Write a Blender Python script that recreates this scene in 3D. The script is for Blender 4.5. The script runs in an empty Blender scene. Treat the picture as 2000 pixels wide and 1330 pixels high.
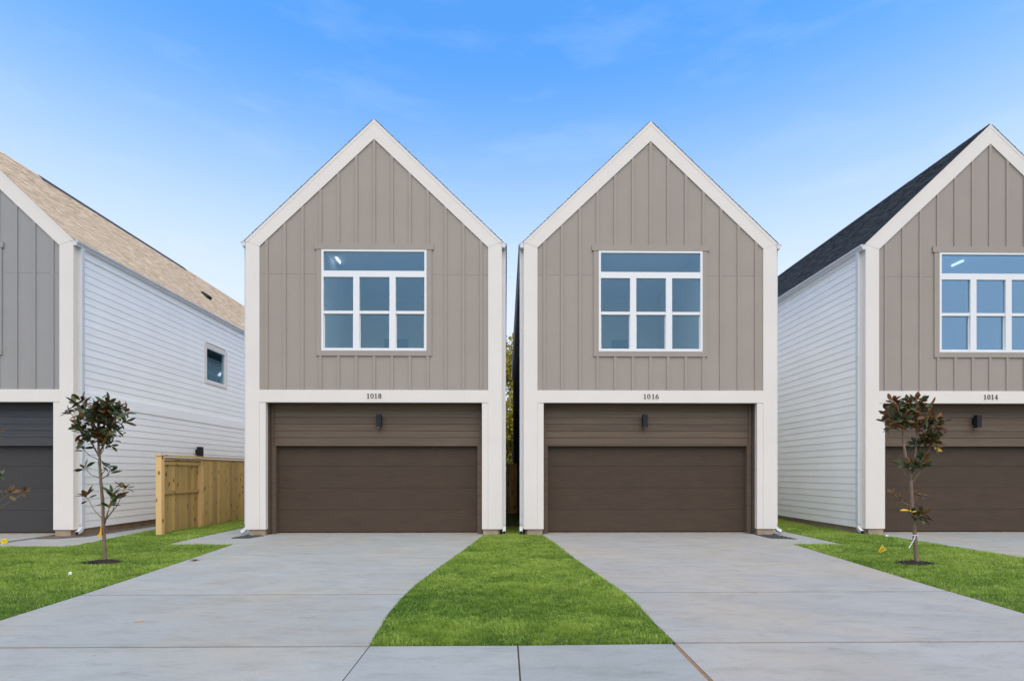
import bpy, math, random
import numpy as np
from mathutils import Vector, Matrix

random.seed(7)
rng = np.random.default_rng(7)
scene = bpy.context.scene
COL = scene.collection

# ------------------------------------------------------------------ camera
EYE = 1.53
cam_data = bpy.data.cameras.new('camera')
cam_data.sensor_width = 36.0
cam_data.lens = 1040.0 / 2000.0 * 36.0
cam_data.shift_y = 0.1285
cam_data.clip_end = 3000.0
camera = bpy.data.objects.new('camera', cam_data)
camera.location = (0, 0, EYE)
camera.rotation_euler = (math.radians(90), 0, -math.atan(13.0 / 1040.0))
COL.objects.link(camera)
scene.camera = camera

# ------------------------------------------------------------------ sky and sun
SUN_EL, SUN_AZ = math.radians(66), math.radians(8)     # high behind the photographer, veiled by thin cloud
SKY_STRENGTH = 0.15
world = bpy.data.worlds.new('World')
scene.world = world
world.use_nodes = True
wn, wl = world.node_tree.nodes, world.node_tree.links
wn.clear()
w_out = wn.new('ShaderNodeOutputWorld')
w_bg = wn.new('ShaderNodeBackground')
w_bg.inputs['Strength'].default_value = SKY_STRENGTH
sky = wn.new('ShaderNodeTexSky')
sky.sky_type = 'NISHITA'
sky.sun_disc = False
sky.sun_elevation = SUN_EL
sky.sun_rotation = math.pi - SUN_AZ
sky.altitude = 0
sky.air_density = 1.0
sky.dust_density = 1.0
sky.ozone_density = 1.0
# faint cirrus all over the sky: stretched noise on the view direction
w_tc = wn.new('ShaderNodeTexCoord')
w_map = wn.new('ShaderNodeMapping')
w_map.inputs['Scale'].default_value = (2.2, 2.2, 9.0)
w_map.inputs['Rotation'].default_value = (0.10, 0.12, 0.5)
w_n = wn.new('ShaderNodeTexNoise')
w_n.inputs['Scale'].default_value = 2.3
w_n.inputs['Detail'].default_value = 8
w_n.inputs['Roughness'].default_value = 0.55
w_r = wn.new('ShaderNodeValToRGB')
w_r.color_ramp.elements[0].position = 0.52
w_r.color_ramp.elements[1].position = 0.85
w_r.color_ramp.elements[1].color = (0.11, 0.11, 0.11, 1)
w_mix = wn.new('ShaderNodeMixRGB')
w_mix.inputs['Color2'].default_value = (3.5, 3.6, 3.7, 1)
w_hsv = wn.new('ShaderNodeHueSaturation')
w_hsv.inputs['Saturation'].default_value = 1.38
wl.new(w_tc.outputs['Generated'], w_map.inputs['Vector'])
wl.new(w_map.outputs['Vector'], w_n.inputs['Vector'])
wl.new(w_n.outputs['Fac'], w_r.inputs['Fac'])
wl.new(sky.outputs['Color'], w_hsv.inputs['Color'])
# humid air: the blue pales evenly all round towards the horizon
w_sep = wn.new('ShaderNodeSeparateXYZ')
w_el = wn.new('ShaderNodeMapRange')
w_el.interpolation_type = 'SMOOTHSTEP'
w_el.inputs['From Min'].default_value = 0.22
w_el.inputs['From Max'].default_value = 0.64
w_el.inputs['To Min'].default_value = 0.96
w_el.inputs['To Max'].default_value = 0.0
w_pale = wn.new('ShaderNodeMixRGB')
w_pale.inputs['Color2'].default_value = (2.36, 2.60, 3.15, 1)
wl.new(w_tc.outputs['Generated'], w_sep.inputs['Vector'])
wl.new(w_sep.outputs['Z'], w_el.inputs['Value'])
wl.new(w_el.outputs['Result'], w_pale.inputs['Fac'])
wl.new(w_hsv.outputs['Color'], w_pale.inputs['Color1'])
wl.new(w_pale.outputs['Color'], w_mix.inputs['Color1'])
wl.new(w_r.outputs['Color'], w_mix.inputs['Fac'])
wl.new(w_mix.outputs['Color'], w_bg.inputs['Color'])
wl.new(w_bg.outputs['Background'], w_out.inputs['Surface'])

sun_data = bpy.data.lights.new('sun', 'SUN')
sun_data.energy = 1.3
sun_data.angle = math.radians(88)
sun_data.color = (1.0, 0.87, 0.63)
sun = bpy.data.objects.new('sun', sun_data)
sun_dir = Vector((math.sin(SUN_AZ) * math.cos(SUN_EL), -math.cos(SUN_AZ) * math.cos(SUN_EL), math.sin(SUN_EL)))
sun.rotation_euler = sun_dir.to_track_quat('Z', 'Y').to_euler()
sun.location = sun_dir * 60
COL.objects.link(sun)

vs = scene.view_settings
scene.display_settings.display_device = 'sRGB'
vs.view_transform = 'Standard'
vs.look = 'None'
vs.exposure = 1.22
vs.gamma = 1.0
vs.use_curve_mapping = False

# ------------------------------------------------------------------ helpers
class MB:
    """collects faces and links them as one mesh object"""
    def __init__(self):
        self.v, self.f, self.m = [], [], []
    def face(self, pts, mi=0):
        n = len(self.v)
        self.v.extend([tuple(p) for p in pts])
        self.f.append(tuple(range(n, n + len(pts))))
        self.m.append(mi)
    def box(self, x0, x1, y0, y1, z0, z1, mi=0):
        n = len(self.v)
        self.v += [(x0, y0, z0), (x1, y0, z0), (x1, y1, z0), (x0, y1, z0), (x0, y0, z1), (x1, y0, z1), (x1, y1, z1), (x0, y1, z1)]
        for q in ((0, 3, 2, 1), (4, 5, 6, 7), (0, 1, 5, 4), (1, 2, 6, 5), (2, 3, 7, 6), (3, 0, 4, 7)):
            self.f.append(tuple(n + i for i in q)); self.m.append(mi)
    def prism(self, poly, d0, d1, plane='xz', mi=0):
        """polygon extruded between d0 and d1 along the third axis"""
        area = sum(poly[i][0] * poly[(i + 1) % len(poly)][1] - poly[(i + 1) % len(poly)][0] * poly[i][1] for i in range(len(poly)))
        if area < 0: poly = poly[::-1]
        def P(p, d):
            return (p[0], d, p[1]) if plane == 'xz' else (p[0], p[1], d) if plane == 'xy' else (d, p[0], p[1])
        n = len(poly); b = len(self.v)
        self.v += [P(p, d0) for p in poly] + [P(p, d1) for p in poly]
        front, back = tuple(b + i for i in range(n)), tuple(b + n + i for i in reversed(range(n)))
        sides = [(b + (i + 1) % n, b + i, b + n + i, b + n + (i + 1) % n) for i in range(n)]
        if plane != 'xz':      # xy and yz: counter-clockwise seen from +axis, d1 is the upper side
            front, back = tuple(reversed(front)), tuple(reversed(back))
            sides = [tuple(reversed(s)) for s in sides]
        for q in [front, back] + sides:
            self.f.append(q); self.m.append(mi)
    def tube(self, pts, rad, n=8, mi=0, cap=True):
        pts = [Vector(p) for p in pts]
        b = len(self.v)
        prev = None
        for i, p in enumerate(pts):
            t = (pts[min(i + 1, len(pts) - 1)] - pts[max(i - 1, 0)]).normalized()
            if prev is None:
                u = t.orthogonal().normalized()
            else:
                u = (prev - t * prev.dot(t)).normalized()
            prev = u
            w = t.cross(u)
            r = rad[i] if isinstance(rad, (list, tuple)) else rad
            for k in range(n):
                a = 2 * math.pi * k / n
                self.v.append(tuple(p + u * (r * math.cos(a)) + w * (r * math.sin(a))))
        for i in range(len(pts) - 1):
            for k in range(n):
                self.f.append((b + i * n + k, b + i * n + (k + 1) % n, b + (i + 1) * n + (k + 1) % n, b + (i + 1) * n + k)); self.m.append(mi)
        if cap:
            self.f.append(tuple(b + k for k in reversed(range(n)))); self.m.append(mi)
            e = b + (len(pts) - 1) * n
            self.f.append(tuple(e + k for k in range(n))); self.m.append(mi)
    def mesh(self, name, mats, smooth=False):
        me = bpy.data.meshes.new(name)
        me.from_pydata(self.v, [], self.f)
        for m in (mats if isinstance(mats, (list, tuple)) else [mats]):
            me.materials.append(m)
        me.polygons.foreach_set('material_index', self.m)
        if smooth:
            me.polygons.foreach_set('use_smooth', [True] * len(self.f))
        me.update()
        return me
    def build(self, name, mats, parent=None, smooth=False, bevel=0.0):
        return link(name, self.mesh(name, mats, smooth), parent, bevel)

def link(name, me, parent=None, bevel=0.0):
    o = bpy.data.objects.new(name, me)
    COL.objects.link(o)
    if parent: o.parent = parent
    if bevel:
        b = o.modifiers.new('bevel', 'BEVEL'); b.width = bevel; b.segments = 2; b.limit_method = 'ANGLE'
    return o

def boxed(name, m, parent, dims, bevel=0.0):
    b = MB(); b.box(*dims); return b.build(name, m, parent, bevel=bevel)

def empty(name, loc):
    o = bpy.data.objects.new(name, None); o.location = loc
    o.empty_display_size = 0.2
    COL.objects.link(o); return o

def tag(o, label=None, cat=None, group=None, kind=None):
    if label: o['label'] = label
    if cat: o['category'] = cat
    if group: o['group'] = group
    if kind: o['kind'] = kind
    return o

# ------------------------------------------------------------------ materials
def mat(name, base, rough=0.6, var=0.06, scale=3.0, stretch=(1, 1, 1), bump=0.0, bscale=60.0, bstretch=None, spec=0.4, rand=0.0, metal=0.0):
    """painted or mineral surface: base colour varied by noise, a little per-object tint, fine relief"""
    m = bpy.data.materials.new(name); m.use_nodes = True
    N, L = m.node_tree.nodes, m.node_tree.links
    p = N['Principled BSDF']
    p.inputs['Roughness'].default_value = rough
    p.inputs['Specular IOR Level'].default_value = spec
    p.inputs['Metallic'].default_value = metal
    geo = N.new('ShaderNodeNewGeometry')
    mp = N.new('ShaderNodeMapping'); mp.inputs['Scale'].default_value = stretch
    L.new(geo.outputs['Position'], mp.inputs['Vector'])
    n1 = N.new('ShaderNodeTexNoise'); n1.inputs['Scale'].default_value = scale; n1.inputs['Detail'].default_value = 7; n1.inputs['Roughness'].default_value = 0.6
    L.new(mp.outputs['Vector'], n1.inputs['Vector'])
    mr = N.new('ShaderNodeMapRange'); mr.inputs['From Min'].default_value = 0.25; mr.inputs['From Max'].default_value = 0.75
    mr.inputs['To Min'].default_value = 1 - var; mr.inputs['To Max'].default_value = 1 + var
    L.new(n1.outputs['Fac'], mr.inputs['Value'])
    val = mr.outputs['Result']
    if rand:
        oi = N.new('ShaderNodeObjectInfo')
        r2 = N.new('ShaderNodeMapRange'); r2.inputs['To Min'].default_value = 1 - rand; r2.inputs['To Max'].default_value = 1 + rand
        L.new(oi.outputs['Random'], r2.inputs['Value'])
        mu = N.new('ShaderNodeMath'); mu.operation = 'MULTIPLY'
        L.new(val, mu.inputs[0]); L.new(r2.outputs['Result'], mu.inputs[1]); val = mu.outputs[0]
    vm = N.new('ShaderNodeVectorMath'); vm.operation = 'SCALE'
    vm.inputs[0].default_value = base
    L.new(val, vm.inputs['Scale'])
    L.new(vm.outputs['Vector'], p.inputs['Base Color'])
    if bump:
        mp2 = N.new('ShaderNodeMapping'); mp2.inputs['Scale'].default_value = bstretch or stretch
        L.new(geo.outputs['Position'], mp2.inputs['Vector'])
        n2 = N.new('ShaderNodeTexNoise'); n2.inputs['Scale'].default_value = bscale; n2.inputs['Detail'].default_value = 4
        L.new(mp2.outputs['Vector'], n2.inputs['Vector'])
        bp = N.new('ShaderNodeBump'); bp.inputs['Strength'].default_value = bump; bp.inputs['Distance'].default_value = 0.01
        L.new(n2.outputs['Fac'], bp.inputs['Height']); L.new(bp.outputs['Normal'], p.inputs['Normal'])
    return m

M = {}
M['white'] = mat('white_paint', (0.722, 0.660, 0.575), 0.55, 0.025, 1.2, bump=0.012, bscale=40, bstretch=(1, 1, 0.3))
M['white_side'] = mat('white_lap_paint', (0.88, 0.865, 0.815), 0.6, 0.03, 1.4, bump=0.03, bscale=30, bstretch=(1, 0.12, 1), rand=0.02)
M['dark_side'] = mat('dark_lap_boards', (0.05, 0.052, 0.055), 0.7, 0.08, 2)  # even near-black colour for the lap wall on the narrow gap
M['taupe'] = mat('taupe_paint', (0.328, 0.278, 0.224), 0.65, 0.04, 1.5, bump=0.12, bscale=60, bstretch=(1, 1, 0.12), rand=0.015)
M['cool_grey'] = mat('cool_grey_paint', (0.296, 0.280, 0.258), 0.65, 0.04, 1.5, bump=0.12, bscale=60, bstretch=(1, 1, 0.12), rand=0.015)
M['brown_lap'] = mat('brown_lap_stain', (0.120, 0.083, 0.053), 0.75, 0.22, 6, stretch=(0.12, 1, 4), bump=0.3, bscale=40, bstretch=(0.08, 1, 2), rand=0.1)
M['brown_door'] = mat('brown_door_paint', (0.062, 0.040, 0.023), 0.8, 0.14, 5, stretch=(0.3, 1, 1), bump=0.5, bscale=45, bstretch=(0.1, 1, 1), rand=0.03)
M['grey_lap'] = mat('charcoal_lap_stain', (0.060, 0.060, 0.060), 0.75, 0.2, 6, stretch=(0.12, 1, 4), bump=0.3, bscale=40, bstretch=(0.08, 1, 2), rand=0.08)
M['grey_door'] = mat('charcoal_door_paint', (0.047, 0.042, 0.038), 0.8, 0.06, 4, stretch=(0.3, 1, 1), bump=0.25, bscale=70, bstretch=(0.1, 1, 1), rand=0.03)
M['vinyl'] = mat('white_vinyl', (0.76, 0.745, 0.71), 0.35, 0.01)
M['gutter'] = mat('white_gutter_metal', (0.62, 0.62, 0.61), 0.35, 0.02)
M['black'] = mat('black_metal', (0.020, 0.0195, 0.019), 0.6, 0.05, spec=0.2)
M['digit'] = mat('bronze_number', (0.085, 0.066, 0.047), 0.5, 0.1)
M['lens'] = mat('lamp_lens', (0.55, 0.55, 0.52), 0.3, 0.02)
M['foundation'] = mat('foundation_concrete', (0.36, 0.27, 0.18), 0.9, 0.25, 5, bump=0.4, bscale=40)
M['room'] = mat('room_paint', (0.84, 0.84, 0.82), 0.8, 0.02)
M['room_floor'] = mat('room_floor', (0.48, 0.42, 0.36), 0.6, 0.1)
M['dark_frame'] = mat('dark_shingle_edge', (0.04, 0.035, 0.03), 0.7, 0.1)
M['soil'] = mat('bare_soil', (0.11, 0.078, 0.052), 0.95, 0.4, 5, bump=0.8, bscale=25)
M['mulch'] = mat('dark_mulch', (0.030, 0.019, 0.013), 0.95, 0.5, 25, bump=0.8, bscale=50)
M['mat_gravel'] = mat('black_gravel', (0.05, 0.05, 0.052), 0.9, 0.5, 70, bump=0.9, bscale=90)
M['asphalt'] = mat('asphalt', (0.055, 0.055, 0.057), 0.9, 0.2, 8, bump=0.4, bscale=120)
M['yellow'] = mat('yellow_plastic', (0.85, 0.56, 0.01), 0.5, 0.05)
M['orange'] = mat('orange_tape', (0.85, 0.38, 0.02), 0.5, 0.05)
M['wire'] = mat('flag_wire', (0.25, 0.25, 0.25), 0.4, 0.05)
M['bark'] = mat('sapling_bark', (0.20, 0.135, 0.085), 0.85, 0.3, 22, stretch=(1, 1, 0.4), bump=0.7, bscale=60)
M['joint_wood'] = mat('expansion_joint_wood', (0.20, 0.12, 0.065), 0.9, 0.3, 20)
M['paper'] = mat('white_plastic', (0.75, 0.76, 0.76), 0.5, 0.05)
M['fallen'] = mat('fallen_leaf', (0.50, 0.27, 0.10), 0.8, 0.2, 30)
M['dry_leaf'] = mat('dry_leaf', (0.20, 0.13, 0.075), 0.8, 0.4, 40)

def glass_mat(name, fac, tint, gloss):
    m = bpy.data.materials.new(name); m.use_nodes = True
    N, L = m.node_tree.nodes, m.node_tree.links
    N.clear()
    out = N.new('ShaderNodeOutputMaterial')
    tr = N.new('ShaderNodeBsdfTransparent'); tr.inputs['Color'].default_value = (*tint, 1)
    gl = N.new('ShaderNodeBsdfGlossy'); gl.inputs['Color'].default_value = (*gloss, 1); gl.inputs['Roughness'].default_value = 0.0
    lw = N.new('ShaderNodeLayerWeight'); lw.inputs['Blend'].default_value = 0.5
    fr = N.new('ShaderNodeMath'); fr.operation = 'POWER'; fr.inputs[1].default_value = 5.0
    ad = N.new('ShaderNodeMath'); ad.operation = 'ADD'; ad.use_clamp = True; ad.inputs[1].default_value = fac + 0.04
    geo = N.new('ShaderNodeNewGeometry')
    nz = N.new('ShaderNodeTexNoise'); nz.inputs['Scale'].default_value = 0.9
    bp = N.new('ShaderNodeBump'); bp.inputs['Strength'].default_value = 0.04; bp.inputs['Distance'].default_value = 0.05
    mx = N.new('ShaderNodeMixShader')
    L.new(geo.outputs['Position'], nz.inputs['Vector']); L.new(nz.outputs['Fac'], bp.inputs['Height']); L.new(bp.outputs['Normal'], gl.inputs['Normal'])
    L.new(lw.outputs['Facing'], fr.inputs[0]); L.new(fr.outputs[0], ad.inputs[0]); L.new(ad.outputs[0], mx.inputs['Fac'])
    L.new(tr.outputs[0], mx.inputs[1]); L.new(gl.outputs[0], mx.inputs[2])
    L.new(mx.outputs[0], out.inputs['Surface'])
    return m
M['glass'] = glass_mat('window_glass', 0.075, (0.90, 0.97, 0.98), (0.48, 0.76, 0.92))
M['glass_bright'] = glass_mat('bright_window_glass', 0.28, (0.85, 0.94, 0.97), (0.48, 0.72, 0.90))

def emit_mat(name, col, s):
    m = bpy.data.materials.new(name); m.use_nodes = True
    p = m.node_tree.nodes['Principled BSDF']
    p.inputs['Base Color'].default_value = (*col, 1)
    p.inputs['Emission Color'].default_value = (*col, 1); p.inputs['Emission Strength'].default_value = s
    return m
M['lit'] = emit_mat('ceiling_lamp_light', (0.85, 0.95, 1.0), 0.8)

def shingle_mat(name, cols):
    m = bpy.data.materials.new(name); m.use_nodes = True
    N, L = m.node_tree.nodes, m.node_tree.links
    p = N['Principled BSDF']; p.inputs['Roughness'].default_value = 0.9; p.inputs['Specular IOR Level'].default_value = 0.2
    geo = N.new('ShaderNodeNewGeometry')
    cr = N.new('ShaderNodeValToRGB')
    el = cr.color_ramp.elements
    el[0].color = (*cols[0], 1); el[1].color = (*cols[-1], 1)
    for i, c in enumerate(cols[1:-1]):
        e = el.new((i + 1) / (len(cols) - 1)); e.color = (*c, 1)
    L.new(geo.outputs['Random Per Island'], cr.inputs['Fac'])
    n = N.new('ShaderNodeTexNoise'); n.inputs['Scale'].default_value = 60; n.inputs['Detail'].default_value = 3
    L.new(geo.outputs['Position'], n.inputs['Vector'])
    mr = N.new('ShaderNodeMapRange'); mr.inputs['To Min'].default_value = 0.6; mr.inputs['To Max'].default_value = 1.4
    L.new(n.outputs['Fac'], mr.inputs['Value'])
    vm = N.new('ShaderNodeVectorMath'); vm.operation = 'SCALE'
    L.new(cr.outputs['Color'], vm.inputs[0]); L.new(mr.outputs['Result'], vm.inputs['Scale'])
    L.new(vm.outputs['Vector'], p.inputs['Base Color'])
    return m
M['shingle_painted_sun'] = shingle_mat('painted_sun_shingle', [(0.50, 0.38, 0.25), (0.57, 0.445, 0.30), (0.53, 0.41, 0.27), (0.62, 0.50, 0.35)])  # tan is warm sunlight painted into the shingle colour
M['shingle_dark'] = shingle_mat('charcoal_shingle', [(0.024, 0.029, 0.031), (0.029, 0.034, 0.036), (0.026, 0.031, 0.033), (0.033, 0.038, 0.040)])

def concrete_mat(name, base, warm):
    m = bpy.data.materials.new(name); m.use_nodes = True
    N, L = m.node_tree.nodes, m.node_tree.links
    p = N['Principled BSDF']; p.inputs['Roughness'].default_value = 0.8; p.inputs['Specular IOR Level'].default_value = 0.35
    geo = N.new('ShaderNodeNewGeometry'); oi = N.new('ShaderNodeObjectInfo')
    def noise(scale, st=(1, 1, 1), det=6, ro=0.6, rot=0.0):
        mp = N.new('ShaderNodeMapping'); mp.inputs['Scale'].default_value = st; mp.inputs['Rotation'].default_value = (0, 0, rot)
        L.new(geo.outputs['Position'], mp.inputs['Vector'])
        n = N.new('ShaderNodeTexNoise'); n.inputs['Scale'].default_value = scale; n.inputs['Detail'].default_value = det; n.inputs['Roughness'].default_value = ro
        L.new(mp.outputs['Vector'], n.inputs['Vector']); return n.outputs['Fac']
    def rng_(sock, a, b, lo, hi):
        r = N.new('ShaderNodeMapRange'); r.inputs['From Min'].default_value = a; r.inputs['From Max'].default_value = b
        r.inputs['To Min'].default_value = lo; r.inputs['To Max'].default_value = hi; L.new(sock, r.inputs['Value']); return r.outputs['Result']
    def mul(a, b):
        q = N.new('ShaderNodeMath'); q.operation = 'MULTIPLY'; L.new(a, q.inputs[0]); L.new(b, q.inputs[1]); return q.outputs[0]
    v = rng_(noise(0.9, det=5), 0.3, 0.7, 0.92, 1.06)                          # broad patches
    v = mul(v, rng_(noise(2.6, (0.6, 1.5, 1), 9, 0.75, 0.5), 0.48, 0.68, 1.04, 0.84))   # trowel smears
    v = mul(v, rng_(noise(4.5, (0.5, 1.7, 1), 10, 0.8, -0.6), 0.56, 0.70, 1.02, 0.70))  # scuffs
    v = mul(v, rng_(noise(55, det=4), 0.3, 0.7, 0.95, 1.05))                   # sand grain
    v = mul(v, rng_(noise(13, det=2), 0.73, 0.80, 1.0, 0.62))                  # small dark specks
    v = mul(v, rng_(oi.outputs['Random'], 0, 1, 0.96, 1.04))
    mixw = N.new('ShaderNodeMixRGB'); mixw.inputs['Color1'].default_value = (*base, 1); mixw.inputs['Color2'].default_value = (*warm, 1)
    L.new(rng_(noise(0.55, det=4), 0.45, 0.66, 0, 0.75), mixw.inputs['Fac'])
    vm = N.new('ShaderNodeVectorMath'); vm.operation = 'SCALE'
    L.new(mixw.outputs['Color'], vm.inputs[0]); L.new(v, vm.inputs['Scale'])
    L.new(vm.outputs['Vector'], p.inputs['Base Color'])
    bp = N.new('ShaderNodeBump'); bp.inputs['Strength'].default_value = 0.25; bp.inputs['Distance'].default_value = 0.006
    L.new(noise(45, (0.3, 1, 1), 5), bp.inputs['Height']); L.new(bp.outputs['Normal'], p.inputs['Normal'])
    return m
M['concrete'] = concrete_mat('driveway_concrete', (0.264, 0.275, 0.256), (0.284, 0.264, 0.212))
M['concrete_warm'] = concrete_mat('driveway_concrete_warm', (0.272, 0.270, 0.250), (0.300, 0.268, 0.212))
M['concrete_blue'] = concrete_mat('sidewalk_concrete', (0.246, 0.260, 0.246), (0.256, 0.262, 0.240))

def wood_mat(name, c1, c2, knot):
    m = bpy.data.materials.new(name); m.use_nodes = True
    N, L = m.node_tree.nodes, m.node_tree.links
    p = N['Principled BSDF']; p.inputs['Roughness'].default_value = 0.75; p.inputs['Specular IOR Level'].default_value = 0.25
    geo = N.new('ShaderNodeNewGeometry'); oi = N.new('ShaderNodeObjectInfo')
    # shift each board so that neighbours never continue one another's grain
    sh = N.new('ShaderNodeVectorMath'); sh.operation = 'SCALE'; sh.inputs[0].default_value = (3.1, 5.7, 41.0); L.new(oi.outputs['Random'], sh.inputs['Scale'])
    ad = N.new('ShaderNodeVectorMath'); L.new(geo.outputs['Position'], ad.inputs[0]); L.new(sh.outputs['Vector'], ad.inputs[1])
    mp = N.new('ShaderNodeMapping'); mp.inputs['Scale'].default_value = (1, 1, 0.06); L.new(ad.outputs['Vector'], mp.inputs['Vector'])
    n = N.new('ShaderNodeTexNoise'); n.inputs['Scale'].default_value = 38; n.inputs['Detail'].default_value = 5; L.new(mp.outputs['Vector'], n.inputs['Vector'])
    mx = N.new('ShaderNodeMixRGB'); mx.inputs['Color1'].default_value = (*c1, 1); mx.inputs['Color2'].default_value = (*c2, 1); L.new(n.outputs['Fac'], mx.inputs['Fac'])
    mr = N.new('ShaderNodeMapRange'); mr.inputs['To Min'].default_value = 0.74; mr.inputs['To Max'].default_value = 1.22; L.new(oi.outputs['Random'], mr.inputs['Value'])
    vm = N.new('ShaderNodeVectorMath'); vm.operation = 'SCALE'; L.new(mx.outputs['Color'], vm.inputs[0]); L.new(mr.outputs['Result'], vm.inputs['Scale'])
    mp2 = N.new('ShaderNodeMapping'); mp2.inputs['Scale'].default_value = (1, 1, 0.55); L.new(ad.outputs['Vector'], mp2.inputs['Vector'])
    vo = N.new('ShaderNodeTexVoronoi'); vo.inputs['Scale'].default_value = 5.5; L.new(mp2.outputs['Vector'], vo.inputs['Vector'])
    kr = N.new('ShaderNodeMapRange'); kr.inputs['From Min'].default_value = 0.13; kr.inputs['From Max'].default_value = 0.22; kr.inputs['To Min'].default_value = 0.85; kr.inputs['To Max'].default_value = 0.0
    L.new(vo.outputs['Distance'], kr.inputs['Value'])
    mk = N.new('ShaderNodeMixRGB'); mk.inputs['Color2'].default_value = (*knot, 1)
    L.new(kr.outputs['Result'], mk.inputs['Fac']); L.new(vm.outputs['Vector'], mk.inputs['Color1'])
    L.new(mk.outputs['Color'], p.inputs['Base Color'])
    bp = N.new('ShaderNodeBump'); bp.inputs['Strength'].default_value = 0.3; bp.inputs['Distance'].default_value = 0.005
    L.new(n.outputs['Fac'], bp.inputs['Height']); L.new(bp.outputs['Normal'], p.inputs['Normal'])
    return m
M['fence'] = wood_mat('pine_fence', (0.44, 0.26, 0.072), (0.58, 0.39, 0.15), (0.13, 0.06, 0.02))
M['post'] = wood_mat('pine_post', (0.66, 0.41, 0.15), (0.74, 0.49, 0.21), (0.15, 0.075, 0.025))

def blade_mat(name, c_lo, c_hi, c_dry):
    m = bpy.data.materials.new(name); m.use_nodes = True
    N, L = m.node_tree.nodes, m.node_tree.links
    p = N['Principled BSDF']; p.inputs['Roughness'].default_value = 0.55; p.inputs['Specular IOR Level'].default_value = 0.3
    at = N.new('ShaderNodeAttribute'); at.attribute_name = 'tint'
    cr = N.new('ShaderNodeValToRGB'); el = cr.color_ramp.elements
    el[0].color = (*c_lo, 1); el[1].color = (*c_dry, 1)
    e = el.new(0.75); e.color = (*c_hi, 1)
    L.new(at.outputs['Fac'], cr.inputs['Fac']); L.new(cr.outputs['Color'], p.inputs['Base Color'])
    tl = N.new('ShaderNodeBsdfTranslucent'); mx = N.new('ShaderNodeMixShader'); mx.inputs['Fac'].default_value = 0.35
    L.new(cr.outputs['Color'], tl.inputs['Color'])
    out = N['Material Output']
    L.new(p.outputs[0], mx.inputs[1]); L.new(tl.outputs[0], mx.inputs[2]); L.new(mx.outputs[0], out.inputs['Surface'])
    return m
M['blade'] = blade_mat('grass_blade', (0.095, 0.20, 0.018), (0.36, 0.49, 0.075), (0.46, 0.44, 0.16))
M['turf'] = mat('turf_base', (0.065, 0.085, 0.02), 0.95, 0.35, 9, bump=0.8, bscale=60)
M['ground'] = mat('ground_soil', (0.115, 0.125, 0.06), 0.95, 0.3, 0.6, bump=0.4, bscale=10)

def leaf_mat(name, c1, c2, rough, spec):
    m = bpy.data.materials.new(name); m.use_nodes = True
    N, L = m.node_tree.nodes, m.node_tree.links
    p = N['Principled BSDF']; p.inputs['Roughness'].default_value = rough; p.inputs['Specular IOR Level'].default_value = spec
    oi = N.new('ShaderNodeObjectInfo')
    mx = N.new('ShaderNodeMixRGB'); mx.inputs['Color1'].default_value = (*c1, 1); mx.inputs['Color2'].default_value = (*c2, 1)
    L.new(oi.outputs['Random'], mx.inputs['Fac']); L.new(mx.outputs['Color'], p.inputs['Base Color'])
    return m
M['leaf_top'] = leaf_mat('magnolia_leaf_top', (0.026, 0.046, 0.014), (0.062, 0.090, 0.024), 0.45, 0.32)
M['leaf_rust'] = leaf_mat('magnolia_leaf_underside', (0.19, 0.060, 0.016), (0.25, 0.13, 0.040), 0.7, 0.2)
M['leaf_under'] = leaf_mat('magnolia_leaf_green_underside', (0.045, 0.075, 0.022), (0.085, 0.095, 0.030), 0.6, 0.2)
M['leaf_yellow'] = leaf_mat('yellowed_leaf', (0.65, 0.33, 0.02), (0.6, 0.36, 0.05), 0.5, 0.3)
M['leaf_bronze'] = leaf_mat('bronzed_leaf_top', (0.115, 0.048, 0.016), (0.090, 0.078, 0.022), 0.5, 0.25)

# ------------------------------------------------------------------ ground, paving
def sheet(name, poly, z, m, parent=None, thick=0.0):
    b = MB()
    if thick: b.prism(poly, z - thick, z, 'xy')
    else:
        area = sum(poly[i][0] * poly[(i + 1) % len(poly)][1] - poly[(i + 1) % len(poly)][0] * poly[i][1] for i in range(len(poly)))
        b.face([(p[0], p[1], z) for p in (poly if area > 0 else poly[::-1])])
    return b.build(name, m, parent)

tag(sheet('ground', [(-600, -600), (600, -600), (600, 600), (-600, 600)], -0.16, M['ground']), kind='structure')
tag(sheet('road', [(-120, -7.5), (120, -7.5), (120, 0.55), (-120, 0.55)], -0.135, M['asphalt']), kind='structure')
kerb = MB(); kerb.box(-120, 120, 0.55, 0.75, -0.15, -0.004)
tag(kerb.build('kerb', M['concrete']), kind='structure')

LAWN_C = [(-1.20, 4.72), (1.51, 4.76), (1.515, 5.5), (1.530, 6.3), (1.46, 7.2), (1.36, 8.1), (1.22, 9.57), (1.08, 11.3), (0.92, 12.9), (0.60, 13.1), (0.44, 13.1), (0.44, 20), (-0.09, 20), (-0.09, 13.1), (-0.3, 13.1), (-0.54, 12.9), (-0.72, 11.3), (-0.93, 9.6), (-1.10, 8.3), (-1.21, 7.3), (-1.265, 6.5), (-1.27, 5.8)]
LAWN_L = [(-5.15, 4.7), (-5.21, 5.55), (-5.284, 6.70), (-5.37, 7.64), (-5.74, 11.12), (-5.76, 11.34), (-7.18, 11.36), (-7.28, 13.5), (-7.30, 31), (-8.85, 31), (-9.33, 14.2), (-9.14, 12.36), (-8.98, 11.25), (-9.15, 11.08), (-11.5, 11.08), (-11.5, 4.7)]
LAWN_R = [(5.58, 4.76), (5.62, 5.67), (5.78, 7.73), (6.10, 11.05), (6.12, 11.22), (7.19, 11.22), (7.26, 14), (7.26, 31), (8.84, 31), (8.84, 13.02), (9.14, 12.95), (9.16, 12.3), (9.26, 9.36), (9.3, 4.76)]
for poly in (LAWN_C, LAWN_L, LAWN_R):
    tag(sheet('lawn', poly, -0.012, M['turf'], thick=0.1), kind='structure')
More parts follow.
